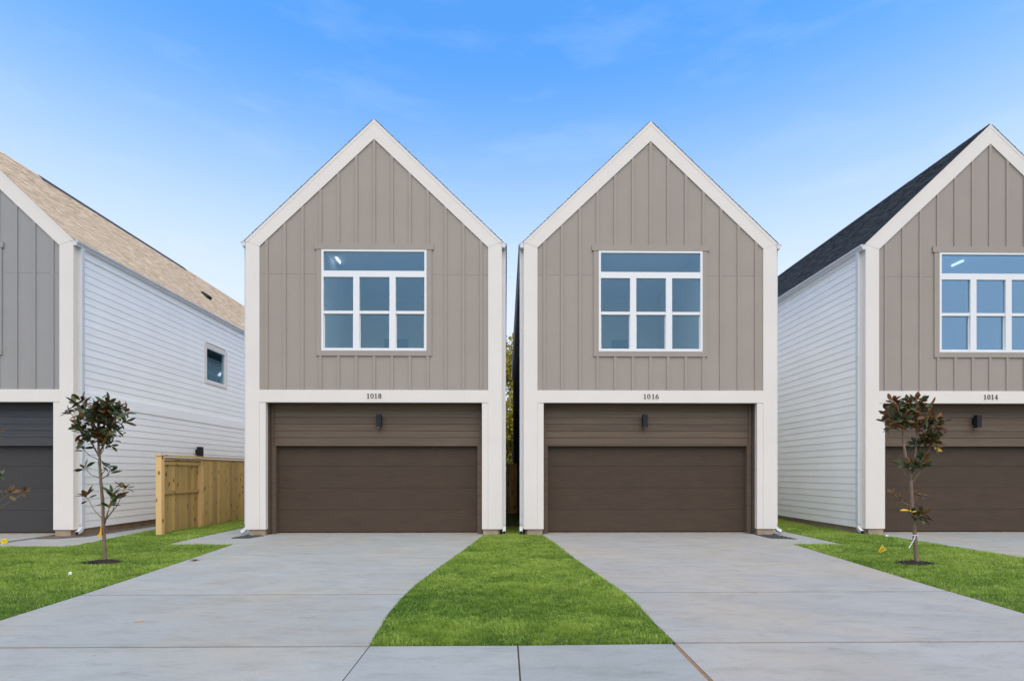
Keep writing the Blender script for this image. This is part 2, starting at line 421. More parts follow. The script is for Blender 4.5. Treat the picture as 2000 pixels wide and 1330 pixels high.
tag(sheet('verge', [(-60, 0.77), (60, 0.77), (60, 3.2), (-60, 3.2)], -0.03, M['turf']), kind='structure')

def slabs(name, polys, m, z=0.0):
    root = empty(name, (0, 0, 0)); tag(root, kind='structure')
    for p in polys:
        sheet('slab', p, z, m, root, 0.11)
    return root
J = 0.014    # half width of a joint
dl = slabs('driveway', [
    [(-5.37, 7.64), (-5.285, 6.70 + J), (-1.255, 6.70 + J), (-1.21, 7.3), (-1.10, 8.3), (-0.93, 9.6), (-0.72, 11.3), (-0.54, 12.9), (-0.56, 13.36), (-5.8, 13.36), (-5.80, 12.9), (-5.74, 11.12)],
    [(-5.21, 5.55), (-5.15, 4.70 + J), (-1.20, 4.70 + J), (-1.27, 5.8), (-1.255, 6.70 - J), (-5.283, 6.70 - J)],
    [(-5.15, 4.70 - J), (-5.15, 0.76), (-1.20, 0.76), (-1.20, 4.70 - J)]], M['concrete'])
dr = slabs('driveway', [
    [(1.52, 6.77 + J), (5.70, 6.77 + J), (5.78, 7.73), (6.10, 11.05), (6.12, 13.36), (0.94, 13.36), (0.92, 12.9), (1.08, 11.3), (1.22, 9.57), (1.36, 8.1), (1.46, 7.2)],
    [(1.53, 4.76 + J), (5.60, 4.76 + J), (5.62, 5.67), (5.70, 6.77 - J), (1.52, 6.77 - J), (1.530, 6.3), (1.515, 5.5)],
    [(1.53, 0.76), (5.60, 0.76), (5.60, 4.76 - J), (1.53, 4.76 - J)]], M['concrete_warm'])
for (o, y0, x0, x1) in ((dl, 6.70, -5.29, -1.255), (dl, 4.70, -5.15, -1.20), (dr, 6.77, 1.52, 5.70), (dr, 4.76, 1.53, 5.60)):
    boxed('expansion_joint', M['joint_wood'], o, (x0, x1, y0 - J, y0 + J, -0.10, -0.006))
boxed('expansion_joint', M['joint_wood'], dr, (1.492, 1.53, 3.2, 4.73, -0.10, -0.004))
slabs('driveway', [[(-16.4, 0.76), (-11.5, 0.76), (-11.5, 11.08), (-11.05, 11.10), (-11.05, 13.36), (-16.2, 13.36)]], M['concrete'])
slabs('driveway', [[(9.3, 0.76), (14.8, 0.76), (14.6, 13.36), (9.18, 13.36), (9.18, 12.9), (9.26, 9.36)]], M['concrete'])
sw = slabs('sidewalk', [
    [(-1.19, 3.2), (0.11 - 0.007, 3.2), (0.11 - 0.007, 4.70), (-1.19, 4.70)],
    [(0.11 + 0.007, 3.2), (1.49, 3.2), (1.49, 4.73), (0.11 + 0.007, 4.70)],
    [(-11.49, 3.2), (-5.16, 3.2), (-5.16, 4.68), (-11.49, 4.68)],
    [(5.61, 3.2), (9.29, 3.2), (9.29, 4.74), (5.61, 4.74)]], M['concrete_blue'])
boxed('expansion_joint', M['soil'], sw, (0.103, 0.117, 3.2, 4.70, -0.1, -0.02))
# side paths
slabs('side_path', [[(-5.77, 11.36), (-5.83, 12.88), (-6.33, 12.88), (-6.36, 31), (-7.24, 31), (-7.24, 13.5), (-7.18, 11.37)]], M['concrete'], -0.006)
slabs('side_path', [[(6.12, 11.23), (7.17, 11.23), (7.23, 14), (7.23, 31), (6.73, 31), (6.70, 12.88), (6.14, 12.88)]], M['concrete'], -0.006)
slabs('side_path', [[(-11.04, 11.10), (-9.15, 11.10), (-9.02, 11.26), (-9.18, 12.36), (-9.36, 14.2), (-8.9, 31), (-10.05, 31), (-10.12, 13.0), (-10.5, 12.6), (-11.04, 12.6)]], M['concrete'], -0.03)
tag(sheet('soil_bed', [(-10.06, 31), (-10.42, 31), (-10.42, 13.02), (-10.12, 13.02)], -0.02, M['soil'], thick=0.1), kind='structure')
tag(sheet('soil_patch', [(-11.0, 12.61), (-10.5, 12.61), (-10.13, 13.01), (-11.0, 13.3)], -0.015, M['soil'], thick=0.1), kind='structure')

# ------------------------------------------------------------------ houses
HW, LEN = 3.11, 18.0
SLOPE = 0.95
Z_APEX, Z_EAVE = 10.10, 10.10 - 0.95 * 3.11
IN_HW, Z_IN_APEX = 2.775, 9.635
Z_HB, Z_HT = 3.23, 3.53
Z_IN_EAVE = Z_IN_APEX - 0.945 * IN_HW

def clip(poly, a, b, c):
    """keep the part of poly where a*x + b*z <= c"""
    out = []
    for i in range(len(poly)):
        p, q = poly[i], poly[(i + 1) % len(poly)]
        dp, dq = a * p[0] + b * p[1] - c, a * q[0] + b * q[1] - c
        if dp <= 0: out.append(p)
        if (dp < 0 < dq) or (dq < 0 < dp):
            t = dp / (dp - dq); out.append((p[0] + t * (q[0] - p[0]), p[1] + t * (q[1] - p[1])))
    return out
def gable_rect(x0, x1, z0, z1):
    p = [(x0, z0), (x1, z0), (x1, z1), (x0, z1)]
    p = clip(p, 0.945, 1, Z_IN_APEX + 0.02)
    p = clip(p, -0.945, 1, Z_IN_APEX + 0.02) if p else p
    return p

# serif numerals as closed strokes with thick and thin parts
def stroke(b, pts, wid, d0, d1):
    n = len(pts)
    for i in range(n - 1):
        p, q = Vector(pts[i]), Vector(pts[i + 1])
        def nrm(k):
            t = Vector(pts[min(k + 1, n - 1)]) - Vector(pts[max(k - 1, 0)])
            if (Vector(pts[0]) - Vector(pts[-1])).length < 1e-4 and k in (0, n - 1):
                t = Vector(pts[1]) - Vector(pts[-2])
            t.normalize(); return Vector((-t.y, t.x))
        a, c = nrm(i) * wid[i] / 2, nrm(i + 1) * wid[i + 1] / 2
        b.prism([tuple(p - a), tuple(q - c), tuple(q + c), tuple(p + a)], d0, d1)
def ring(cx, cz, rx, rz, thick, thin, n=20, a0=0.0, a1=360.0):
    pts, w = [], []
    for i in range(n + 1):
        a = math.radians(a0 + (a1 - a0) * i / n)
        pts.append((cx + rx * math.cos(a), cz + rz * math.sin(a)))
        w.append(thin + (thick - thin) * abs(math.cos(a)))
    return pts, w
def digit(ch, parent, x, z, h, m):
    b = MB(); T, t = 0.19 * h, 0.075 * h
    d0, d1 = -0.008, 0.0005
    if ch == '1':
        stroke(b, [(x, z), (x, z + h)], [T, T], d0, d1)
        stroke(b, [(x - 0.24 * h, z + 0.035 * h), (x + 0.24 * h, z + 0.035 * h)], [t, t], d0 - 0.0006, d1)
        stroke(b, [(x - 0.24 * h, z + 0.80 * h), (x, z + 0.95 * h)], [t, 1.2 * t], d0 - 0.0012, d1)
    elif ch == '0':
        p, w = ring(x, z + h / 2, 0.26 * h, 0.46 * h, T, t); stroke(b, p, w, d0, d1)
    elif ch == '8':
        p, w = ring(x, z + 0.27 * h, 0.25 * h, 0.24 * h, T, t); stroke(b, p, w, d0, d1)
        p, w = ring(x, z + 0.74 * h, 0.21 * h, 0.22 * h, T * 0.95, t); stroke(b, p, w, d0 - 0.0006, d1)
    elif ch == '6':
        p, w = ring(x, z + 0.29 * h, 0.25 * h, 0.26 * h, T, t); stroke(b, p, w, d0, d1)
        p, w = ring(x + 0.22 * h, z + 0.32 * h, 0.47 * h, 0.63 * h, T, t, 12, 180, 92); stroke(b, p, w, d0 - 0.0006, d1)
    elif ch == '4':
        stroke(b, [(x + 0.10 * h, z), (x + 0.10 * h, z + h)], [T, T], d0, d1)
        stroke(b, [(x - 0.30 * h, z + 0.29 * h), (x + 0.34 * h, z + 0.29 * h)], [t * 1.2, t * 1.2], d0 - 0.0006, d1)
        stroke(b, [(x - 0.28 * h, z + 0.31 * h), (x + 0.09 * h, z + 0.97 * h)], [t, t], d0 - 0.0012, d1)
        stroke(b, [(x - 0.06 * h, z + 0.03 * h), (x + 0.26 * h, z + 0.03 * h)], [t, t], d0 - 0.0018, d1)
    return b.build('digit', m, parent)

def wall_lamp(parent, x, y, z, facing, size=(0.115, 0.11, 0.315)):
    """box sconce: back plate on the wall, rectangular shade, lens at its lower end"""
    w, d, h = size
    c, s = (lambda a, b: (x + a, y - b)), None
    def bx(bm, a0, a1, o0, o1, z0, z1):
        if facing == 'front': bm.box(x + a0, x + a1, y - o1, y - o0, z + z0, z + z1)
        elif facing == 'right': bm.box(x + o0, x + o1, y + a0, y + a1, z + z0, z + z1)
    bm = MB(); bx(bm, -w / 2, w / 2, 0.055, 0.055 + d, -h / 2, h / 2)
    lamp = bm.build('wall_lamp', M['black'], parent, bevel=0.004)
    bm = MB(); bx(bm, -w * 0.42, w * 0.42, 0.0, 0.02, -0.07, 0.07); bx(bm, -0.025, 0.025, 0.02, 0.056, -0.03, 0.03)
    bm.build('back_plate', M['black'], lamp)
    bm = MB(); bx(bm, -w * 0.36, w * 0.36, 0.065, 0.045 + d, -h / 2 - 0.004, -h / 2 + 0.0)
    bm.build('lens', M['lens'], lamp)

def gutter(parent, side, z, y0, y1):
    """K-profile trough with closed front end"""
    x = side * (HW + 0.005)
    s = side
    prof = [(x, z), (x, z - 0.12), (x + s * 0.075, z - 0.12), (x + s * 0.085, z - 0.075), (x + s * 0.12, z - 0.03), (x + s * 0.12, z), (x + s * 0.105, z), (x + s * 0.105, z - 0.025), (x + s * 0.068, z - 0.105), (x + s * 0.01, z - 0.105), (x + s * 0.01, z)]
    b = MB(); b.prism(prof, y0, y1)
    g = b.build('gutter', M['gutter'], parent)
    e = MB(); e.prism([(x, z), (x, z - 0.12), (x + s * 0.075, z - 0.12), (x + s * 0.085, z - 0.075), (x + s * 0.12, z - 0.03), (x + s * 0.12, z)], y0 - 0.004, y0)
    e.build('end_cap', M['gutter'], g)

def downspout(parent, side, y, ztop, kick=(0.0, -0.16)):
    b = MB()
    xo = side * (HW + 0.058)
    b.box(xo - 0.038, xo + 0.038, y - 0.05, y + 0.05, 0.24, ztop)
    d = b.build('downspout', M['gutter'], parent, bevel=0.008)
    e = MB()
    kx, ky = kick
    pts = [(xo, y, 0.25), (xo, y, 0.17), (xo + kx * 0.4, y + ky * 0.4, 0.10), (xo + kx, y + ky, 0.06)]
    e.tube(pts, [0.05, 0.052, 0.052, 0.052], 4)
    e.build('elbow', M['gutter'], d)
    k = MB(); k.tube([(xo + kx * 0.93, y + ky * 0.93, 0.063), (xo + kx * 1.03, y + ky * 1.03, 0.056)], 0.043, 4)
    k.build('black_mouth_plug', M['black'], d)  # solid black plug, paints the darkness inside the spout end
    for zz in (1.6, 4.4):
        s = MB(); s.box(xo - 0.043, xo + 0.043, y - 0.055, y + 0.052, zz, zz + 0.03); s.build('strap', M['gutter'], d)

def lap_wall(parent, side, m, band, y0=0.14, y1=LEN, win=None, boards=True):
    """side wall of overlapping horizontal boards, each a part of the house"""
    xs = side * HW
    zs, z = [], 0.14
    while z < Z_EAVE - 0.40:
        if band and abs(z - Z_HB) < 0.10:
            z = Z_HB; zs.append((z, Z_HT - 0.01, True)); z = Z_HT - 0.01; continue
        top = z + 0.183
        if band and z < Z_HB and top > Z_HB - 0.06: top = Z_HB
        zs.append((z, top, False)); z = top
    zs.append((z, Z_EAVE - 0.11, True))
    joined = MB()
    for (za, zb, flat) in zs:
        o0, o1 = (0.030, 0.030) if flat else (0.014, 0.004)
        segs = [(y0, y1)]
        if win and zb > win[2] and za < win[3]:
            segs = [(y0, win[0]), (win[1], y1)]
        for (a, c) in segs:
            prof = [(xs - side * 0.02, za), (xs + side * o0, za), (xs + side * o1, zb - 0.001), (xs - side * 0.02, zb - 0.001)]
            if boards:
                b = MB(); b.prism(prof, a, c)
                b.build('band_board' if flat and zb < 5 else 'frieze_board' if flat else 'siding_board', m, parent)
            else:
                joined.prism(prof, a, c)
    if not boards:
        o = joined.build('lap_siding', m, parent); o['kind'] = 'stuff'

def roof(parent, m_sh, vents):
    deck = MB()
    zr = Z_APEX + 0.02
    for s in (1, -1):
        e = HW + 0.075
        prof = [(0, zr), (s * e, zr - SLOPE * e), (s * e, zr - SLOPE * e - 0.02), (0, zr - 0.02)]
        deck.prism(prof, 0.0, LEN)
    r = deck.build('roof', M['dark_frame'], parent)
    ang = math.atan(SLOPE); L = (HW + 0.085) / math.cos(ang)
    b = MB()
    rnd = random.Random(3)
    for s in (1, -1):
        def P(u, y, o):       # u along the slope from the ridge, o proud of the deck
            return (s * (u * math.cos(ang) + o * math.sin(ang)), y, zr - u * math.sin(ang) + o * math.cos(ang))
        n = int(L / 0.115)
        for i in range(n):
            u1 = L - i * 0.115; u0 = u1 - 0.122
            y = -0.04 - rnd.random() * 0.2
            while y < LEN:
                w = rnd.choice((0.11, 0.16, 0.21, 0.26))
                ya, yb = max(y, -0.014), min(y + w, LEN)
                if yb > ya + 0.01:
                    th = rnd.choice((0.008, 0.011, 0.015)); d = rnd.random() * 0.012
                    A, B_, Cc, D = P(u0, ya, 0.003), P(u0, yb, 0.003), P(u1 + d, yb, th), P(u1 + d, ya, th)
                    E, F = P(u1 + d, yb, 0.0), P(u1 + d, ya, 0.0)
                    q = len(b.v); b.v += [A, B_, Cc, D, E, F]
                    fs = [(q, q + 1, q + 2, q + 3), (q + 3, q + 2, q + 4, q + 5), (q, q + 3, q + 5), (q + 1, q + 4, q + 2)]
                    if s > 0: fs = [tuple(reversed(f)) for f in fs]
                    b.f += fs; b.m += [0] * 4
                y += w
    sh = b.build('shingles', m_sh, r); sh['kind'] = 'stuff'
    c = MB()
    y = 0.03; k = 0
    while y < LEN:
        z0 = zr + 0.012 + 0.004 * (k % 2)
        c.prism([(-0.12, z0 - 0.12 * SLOPE), (0, z0), (0.12, z0 - 0.12 * SLOPE), (0.12, z0 - 0.12 * SLOPE + 0.012), (0, z0 + 0.014), (-0.12, z0 - 0.12 * SLOPE + 0.012)], y, y + 0.24)
        y += 0.24; k += 1
    c.build('ridge_cap', m_sh, r)
    # ridge vent along the middle of the ridge
    v = MB(); v.prism([(-0.15, zr - 0.115), (0, zr + 0.028), (0.15, zr - 0.115), (0.15, zr - 0.100), (0, zr + 0.038), (-0.15, zr - 0.100)], 2.6, 9.6)
    v.build('ridge_vent', M['dark_frame'], r)
    for (s, u, y) in vents:
        g = MB()
        p = Vector((s * u * math.cos(ang), y, zr - u * math.sin(ang))); nrm = Vector((s * math.sin(ang), 0, math.cos(ang))); dn = Vector((s * math.cos(ang), 0, -math.sin(ang)))
        def Q(a, bb, o): return tuple(p + dn * a + Vector((0, 1, 0)) * bb + nrm * o)
        lo = [Q(-.16, -.16, .0), Q(.16, -.16, .0), Q(.16, .16, .0), Q(-.16, .16, .0)]
        hi = [Q(-.12, -.13, .09), Q(.17, -.13, .13), Q(.17, .13, .13), Q(-.12, .13, .09)]
        g.face(hi)
        for i in range(4): g.face([lo[i], lo[(i + 1) % 4], hi[(i + 1) % 4], hi[i]])
        g.build('roof_vent', M['black'], r)

def front_window(parent, m_wall, m_glass, off, lamp_at, door_at, room_x):
    X0, X1, Z0, Z1 = off - 1.275, off + 1.275, 4.485, 6.945
    # trim around the opening, proud of the siding
    tr = MB()
    tr.box(X0 - 0.125, X0, -0.004, 0.03, Z0, Z1); tr.box(X1, X1 + 0.125, -0.004, 0.03, Z0, Z1)
    tr.box(X0 - 0.125, X1 + 0.125, -0.006, 0.03, Z0 - 0.125, Z0)
    tr.box(X0 - 0.165, X1 + 0.165, -0.014, 0.03, Z1, Z1 + 0.14)
    tr.build('window_trim', m_wall, parent)
    zb0, zb1 = 6.275, 6.425                     # transom bar
    mx = [(off - 0.505, off - 0.355), (off + 0.375, off + 0.525)]
    fr = MB(); F = 0.052
    fr.box(X0, X1, -0.008, 0.10, Z1 - F, Z1); fr.box(X0, X1, -0.008, 0.10, Z0, Z0 + 0.045)
    fr.box(X0, X0 + F, -0.008, 0.10, Z0 + 0.045, Z1 - F); fr.box(X1 - F, X1, -0.008, 0.10, Z0 + 0.045, Z1 - F)
    w = fr.build('window', M['vinyl'], parent)
    boxed('transom_bar', M['vinyl'], w, (X0 + F, X1 - F, -0.006, 0.10, zb0, zb1))
    for (a, c) in mx: boxed('mullion', M['vinyl'], w, (a, c, -0.006, 0.10, Z0 + 0.045, zb0))
    def pane(x0, x1, z0, z1, y):
        b = MB(); b.box(x0, x1, y, y + 0.008, z0, z1); b.build('pane', m_glass, w)
    pane(X0 + F, X1 - F, zb1, Z1 - F, 0.03)
    cols = [(X0 + F, mx[0][0]), (mx[0][1], mx[1][0]), (mx[1][1], X1 - F)]
    zm0, zm1 = 5.385, 5.455
    for (a, c) in cols:
        pane(a, c, zm1, zb0, 0.03)
        boxed('meeting_rail', M['vinyl'], w, (a, c, 0.006, 0.075, zm0, zm1))
        sm = MB()                                # lower sash sits further in
        sm.box(a, a + 0.018, 0.040, 0.075, Z0 + 0.045, zm0); sm.box(c - 0.018, c, 0.040, 0.075, Z0 + 0.045, zm0)
        sm.box(a + 0.018, c - 0.018, 0.038, 0.075, Z0 + 0.045, Z0 + 0.072)
        sm.build('sash', M['vinyl'], w)
        pane(a + 0.018, c - 0.018, Z0 + 0.072, zm0, 0.055)
    # the room behind the glass
    rm = MB()
    rx0, rx1, ry0, ry1, rz0, rz1 = room_x[0], room_x[1], 0.12, 4.4, 3.65, 7.25
    rm.face([(rx0, ry1, rz0), (rx1, ry1, rz0), (rx1, ry1, rz1), (rx0, ry1, rz1)])
    rm.face([(rx0, ry0, rz0), (rx0, ry1, rz0), (rx0, ry1, rz1), (rx0, ry0, rz1)])
    rm.face([(rx1, ry0, rz0), (rx1, ry0, rz1), (rx1, ry1, rz1), (rx1, ry1, rz0)])
    rm.face([(rx0, ry0, rz1), (rx0, ry1, rz1), (rx1, ry1, rz1), (rx1, ry0, rz1)])
    rm.face([(rx0, ry0, rz0), (rx1, ry0, rz0), (rx1, ry1, rz0), (rx0, ry1, rz0)], 1)
    room = rm.build('room', [M['room'], M['room_floor']], parent)
    dx = door_at
    dr_ = MB(); dr_.box(dx - 0.38, dx + 0.38, ry1 - 0.03, ry1 - 0.004, rz0, rz0 + 2.2); dr_.build('inner_door', M['inner_door'], room)
    if lamp_at:
        lx, ly = lamp_at
        lm = MB(); lm.box(lx - 0.016, lx + 0.016, ly, ly + 0.36, rz1 - 0.05, rz1 - 0.01)
        lm.build('ceiling_lamp', M['lit'], room)

M['inner_door'] = mat('inner_door_paint', (0.06, 0.16, 0.30), 0.6, 0.03)

def house(cx, label, number, m_wall, m_lap, m_door, m_sh, m_glass, lamp_x, win_off=0.0, ceiling_lamp=None, inner_door=0.9,
          left=('gutter',), right=('gutter',), side_boards=(), band=False, side_window=None, side_lamp=False, vents=(), num_x=0.0, dark_sides=(), room_x=(-2.7, 2.7)):
    root = empty('house', (cx, 13.0, 0)); tag(root, label, 'house', 'gabled houses in the row')
    W = M['white']
    # body behind the cladding
    b = MB()
    hole = side_window
    for s in (1, -1):
        x0, x1 = sorted((s * (HW - 0.02), s * (HW - 0.15)))
        if hole and s > 0:
            ya, yb, za, zb = hole
            b.box(x0, x1, 0.06, ya, 0.13, Z_EAVE - 0.06); b.box(x0, x1, yb, LEN, 0.13, Z_EAVE - 0.06)
            b.box(x0, x1, ya, yb, 0.13, za); b.box(x0, x1, ya, yb, zb, Z_EAVE - 0.06)
        else:
            b.box(x0, x1, 0.06, LEN, 0.13, Z_EAVE - 0.06)
    b.prism([(-HW + 0.15, 0.13), (HW - 0.15, 0.13), (HW - 0.15, Z_EAVE - 0.2), (0, Z_APEX - 0.16), (-HW + 0.15, Z_EAVE - 0.2)], LEN - 0.15, LEN - 0.01)
    b.build('wall', W, root)
    boxed('floor_slab', M['room_floor'], root, (-HW + 0.16, HW - 0.16, 0.55, LEN - 0.2, 3.3, 3.6))
    boxed('ceiling', M['room'], root, (-HW + 0.16, HW - 0.16, 0.10, LEN - 0.2, 7.27, 7.31))
    # foundation
    f = MB()
    f.box(-HW + 0.05, -HW + 0.13, 0.10, LEN - 0.02, -0.12, 0.129); f.box(HW - 0.13, HW - 0.05, 0.10, LEN - 0.02, -0.12, 0.129)
    for s in (1, -1):
        x0, x1 = sorted((s * (HW - 0.09), s * (HW - 0.46)))
        f.box(x0, x1, 0.03, 0.36, -0.13, 0.138)
    f.box(-2.6, 2.6, 0.365, LEN - 0.05, -0.12, 0.012)
    f.build('foundation', M['foundation'], root)
    # corner boards, jambs, header, rakes
    for s in (1, -1):
        x0, x1 = sorted((s * HW, s * IN_HW))
        b = MB(); b.prism([(s * HW, 0.14), (s * IN_HW, 0.14), (s * IN_HW, Z_IN_EAVE), (s * HW, Z_EAVE)], 0.0, 0.13); b.build('corner_board', W, root)
        x0, x1 = sorted((s * (IN_HW - 0.002), s * (IN_HW - 0.15)))
        b = MB(); b.box(x0, x1, 0.006, 0.13, 0.14, Z_HB - 0.002); b.build('jamb_board', W, root)
        x0, x1 = sorted((s * (IN_HW - 0.15 + 0.012), s * (IN_HW - 0.15)))
        b = MB(); b.box(x0, x1, 0.13, 0.62, 0.03, Z_HB - 0.003); b.build('reveal_board', m_lap, root)
        # rake: board from inner eave corner up to the apex
        b = MB(); b.prism([(s * IN_HW, Z_IN_EAVE), (s * HW, Z_EAVE), (0, Z_APEX), (0, Z_IN_APEX)], -0.003, 0.12); rk = b.build('rake_board', W, root)
        b = MB()
        b.prism([(s * (HW + 0.012), Z_EAVE - 0.012), (s * (HW + 0.012), Z_EAVE + 0.005), (0, Z_APEX + 0.018), (0, Z_APEX - 0.075), (s * (HW - 0.05), Z_EAVE - 0.035)], -0.0065, -0.0032)
        b.build('rake_trim', W, rk)
        # fascia under the eave
        x0, x1 = sorted((s * (HW - 0.018), s * (HW + 0.004)))
        b = MB(); b.box(x0, x1, 0.13, LEN, Z_EAVE - 0.12, Z_EAVE - 0.01); b.build('fascia', W, root)
        # side corner board
        x0, x1 = sorted((s * (HW - 0.02), s * (HW + 0.024)))
        b = MB(); b.box(x0, x1, 0.131, 0.26, 0.14, Z_EAVE - 0.12); b.build('side_corner_board', W, root)
    b = MB(); b.box(-IN_HW, IN_HW, -0.002, 0.13, Z_HB, Z_HT); b.build('header_board', W, root)
    boxed('soffit', m_lap, root, (-IN_HW + 0.15, IN_HW - 0.15, 0.13, 0.64, Z_HB - 0.001, Z_HB + 0.03))
    # board and batten gable
    XT0, XT1 = win_off - 1.28, win_off + 1.28
    rects = [(-IN_HW, XT0 - 0.002, Z_HT, 6.348), (-IN_HW, XT0 - 0.002, 6.352, 9.6), (XT1 + 0.002, IN_HW, Z_HT, 6.348), (XT1 + 0.002, IN_HW, 6.352, 9.6),
             (XT0, XT1, Z_HT, 4.48), (XT0, XT1, 6.95, 9.438), (XT0, XT1, 9.442, 9.9)]
    for r in rects:
        p = gable_rect(*r)
        if len(p) >= 3:
            b = MB(); b.prism(p, 0.022, 0.05); b.build('siding_panel', m_wall, root)
    backing = MB()
    for r in ((-IN_HW, XT0 - 0.1, Z_HT, 9.6), (XT1 + 0.1, IN_HW, Z_HT, 9.6), (XT0 - 0.1, XT1 + 0.1, Z_HT, 4.40), (XT0 - 0.1, XT1 + 0.1, 7.03, 9.9)):
        backing.prism(gable_rect(*r), 0.052, 0.10)
    backing.build('sheathing', m_wall, root)
    for k in range(-6, 7):
        x = k * 0.434
        zt = min(Z_IN_APEX - 0.945 * (abs(x) + 0.033) + 0.02, 9.7)
        spans = [(Z_HT, zt)]
        if abs(x - win_off) < 1.44:
            spans = [(Z_HT, 4.36), (7.085, zt)]
        for (a, c) in spans:
            x_ = x
            bt = MB(); bt.prism([(x - 0.034, a), (x + 0.034, a), (x + 0.034, min(c, Z_IN_APEX - 0.945 * abs(x + 0.034) + 0.02)), (x - 0.034, min(c + 0.07, Z_IN_APEX - 0.945 * abs(x - 0.034) + 0.02) if c == zt else c)], 0.0, 0.022)
            bt.build('batten', m_wall, root)
    front_window(root, m_wall, m_glass, win_off, ceiling_lamp, inner_door, room_x)
    # lap boards and door in the recess
    lb = MB(); z = 2.235; i = 0
    while z < Z_HB - 0.02:
        zt = min(z + 0.166, Z_HB - 0.002)
        b = MB(); b.prism([(0.318, z), (0.300, z), (0.312, zt), (0.318, zt)], -2.545, 2.545, 'yz'); b.build('lap_board', m_lap, root)
        z = zt
    boxed('door_lintel', m_lap, root, (-2.545, 2.545, 0.285, 0.40, 2.185, 2.233))
    boxed('recess_backing', m_lap, root, (-2.61, 2.61, 0.322, 0.50, 2.236, Z_HB - 0.002))
    for s in (1, -1):
        x0, x1 = sorted((s * 2.547, s * 2.61))
        b = MB(); b.box(x0, x1, 0.280, 0.318, 2.186, Z_HB - 0.003); b.build('recess_corner_board', m_lap, root)
        x0, x1 = sorted((s * 2.50, s * 2.61))
        b = MB(); b.box(x0, x1, 0.285, 0.46, 0.012, 2.184); b.build('door_jamb', m_lap, root)
    dsec = MB(); dsec.box(-2.55, 2.55, 0.44, 0.46, 0.014, 2.26)
    d = dsec.build('garage_door', M['dark_frame'], root)
    for k in range(4):
        z0 = 0.040 + k * 0.548
        pn = MB(); pn.box(-2.52, 2.52, 0.405, 0.441, z0 + 0.002, z0 + 0.546); pn.build('door_panel', m_door, d, bevel=0.003)
    boxed('bottom_seal', M['black'], d, (-2.50, 2.50, 0.410, 0.441, 0.014, 0.042))
    # number on the header
    if number:
        nb = boxed('house_number', W, root, (num_x - 0.22, num_x + 0.22, -0.0034, -0.0021, 3.29, 3.47))
        for i, ch in enumerate(number):
            digit(ch, nb, num_x - 0.141 + 0.094 * i + (0.016 if number == '1016' and i > 1 else 0), 3.325, 0.116, M['digit']).location.y = -0.0036
    if lamp_x is not None:
        wall_lamp(root, lamp_x, 0.30, 2.80, 'front')
    # sides
    for s, name, things in ((-1, 'left', left), (1, 'right', right)):
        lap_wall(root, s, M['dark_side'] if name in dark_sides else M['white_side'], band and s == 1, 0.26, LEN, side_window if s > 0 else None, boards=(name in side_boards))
        if 'gutter' in things: gutter(root, s, Z_EAVE - 0.02, -0.01, LEN)
        if 'spout' in things: downspout(root, s, 0.19, Z_EAVE - 0.135, (0.0, -0.15))
        if 'kick' in things: downspout(root, s, 0.19, Z_EAVE - 0.135, (s * 0.12, -0.05))
    if side_window:
        ya, yb, za, zb = side_window
        x = HW
        t = MB()
        t.box(x + 0.002, x + 0.028, ya - 0.09, ya, za - 0.09, zb + 0.09); t.box(x + 0.002, x + 0.028, yb, yb + 0.09, za - 0.09, zb + 0.09)
        t.box(x + 0.002, x + 0.028, ya, yb, zb, zb + 0.09); t.box(x + 0.002, x + 0.028, ya, yb, za - 0.09, za)
        t.build('side_window_trim', W, root)
        fr = MB()
        fr.box(x - 0.08, x + 0.02, ya, ya + 0.05, za, zb); fr.box(x - 0.08, x + 0.02, yb - 0.05, yb, za, zb)
        fr.box(x - 0.08, x + 0.02, ya + 0.05, yb - 0.05, za, za + 0.05); fr.box(x - 0.08, x + 0.02, ya + 0.05, yb - 0.05, zb - 0.05, zb)
        sw_ = fr.build('side_window', M['vinyl'], root)
        boxed('pane', M['glass'], sw_, (x - 0.04, x - 0.03, ya + 0.05, yb - 0.05, za + 0.05, zb - 0.05))
        boxed('dark_room_sheet', M['black'], sw_, (x - 1.2, x - 1.15, ya - 1, yb + 1, za - 1, zb + 1))  # black sheet standing in for the dim room behind the pane
    if side_lamp:
        wall_lamp(root, HW + 0.018, side_lamp, 2.22, 'right', (0.16, 0.14, 0.33))
    roof(root, m_sh, vents)
    return root

house(-13.55, 'cool grey gabled house with shingle roof coloured as if sunlit and charcoal garage, cut by left edge', None, M['cool_grey'], M['grey_lap'], M['grey_door'], M['shingle_painted_sun'], M['glass'], 0.0,
      right=('gutter', 'spout'), side_boards=('right',), band=True, side_window=(5.68, 6.98, 4.72, 5.92), side_lamp=5.1, vents=((1, 2.45, 8.05),))
house(-3.195, 'taupe gabled house numbered 1018 beside the pine fence, with black gravel at its left foot', '1018', M['taupe'], M['brown_lap'], M['brown_door'], M['shingle_dark'], M['glass'], 0.075,
      ceiling_lamp=(-1.30, 1.2), inner_door=-0.35, room_x=(-1.45, 2.7), left=('gutter', 'kick'), right=('gutter', 'spout'))
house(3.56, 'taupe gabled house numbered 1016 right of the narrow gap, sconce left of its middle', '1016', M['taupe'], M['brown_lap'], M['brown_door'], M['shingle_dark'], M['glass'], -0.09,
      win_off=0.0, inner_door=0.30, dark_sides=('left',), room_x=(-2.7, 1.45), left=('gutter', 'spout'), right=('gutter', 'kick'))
house(11.98, 'taupe house numbered 1014 behind the sapling, cut by the right edge', '1014', M['taupe'], M['brown_lap'], M['brown_door'], M['shingle_dark'], M['glass_bright'], -0.15,
      ceiling_lamp=(0.36, 1.2), inner_door=1.6, left=('gutter', 'spout'), side_boards=('left',))

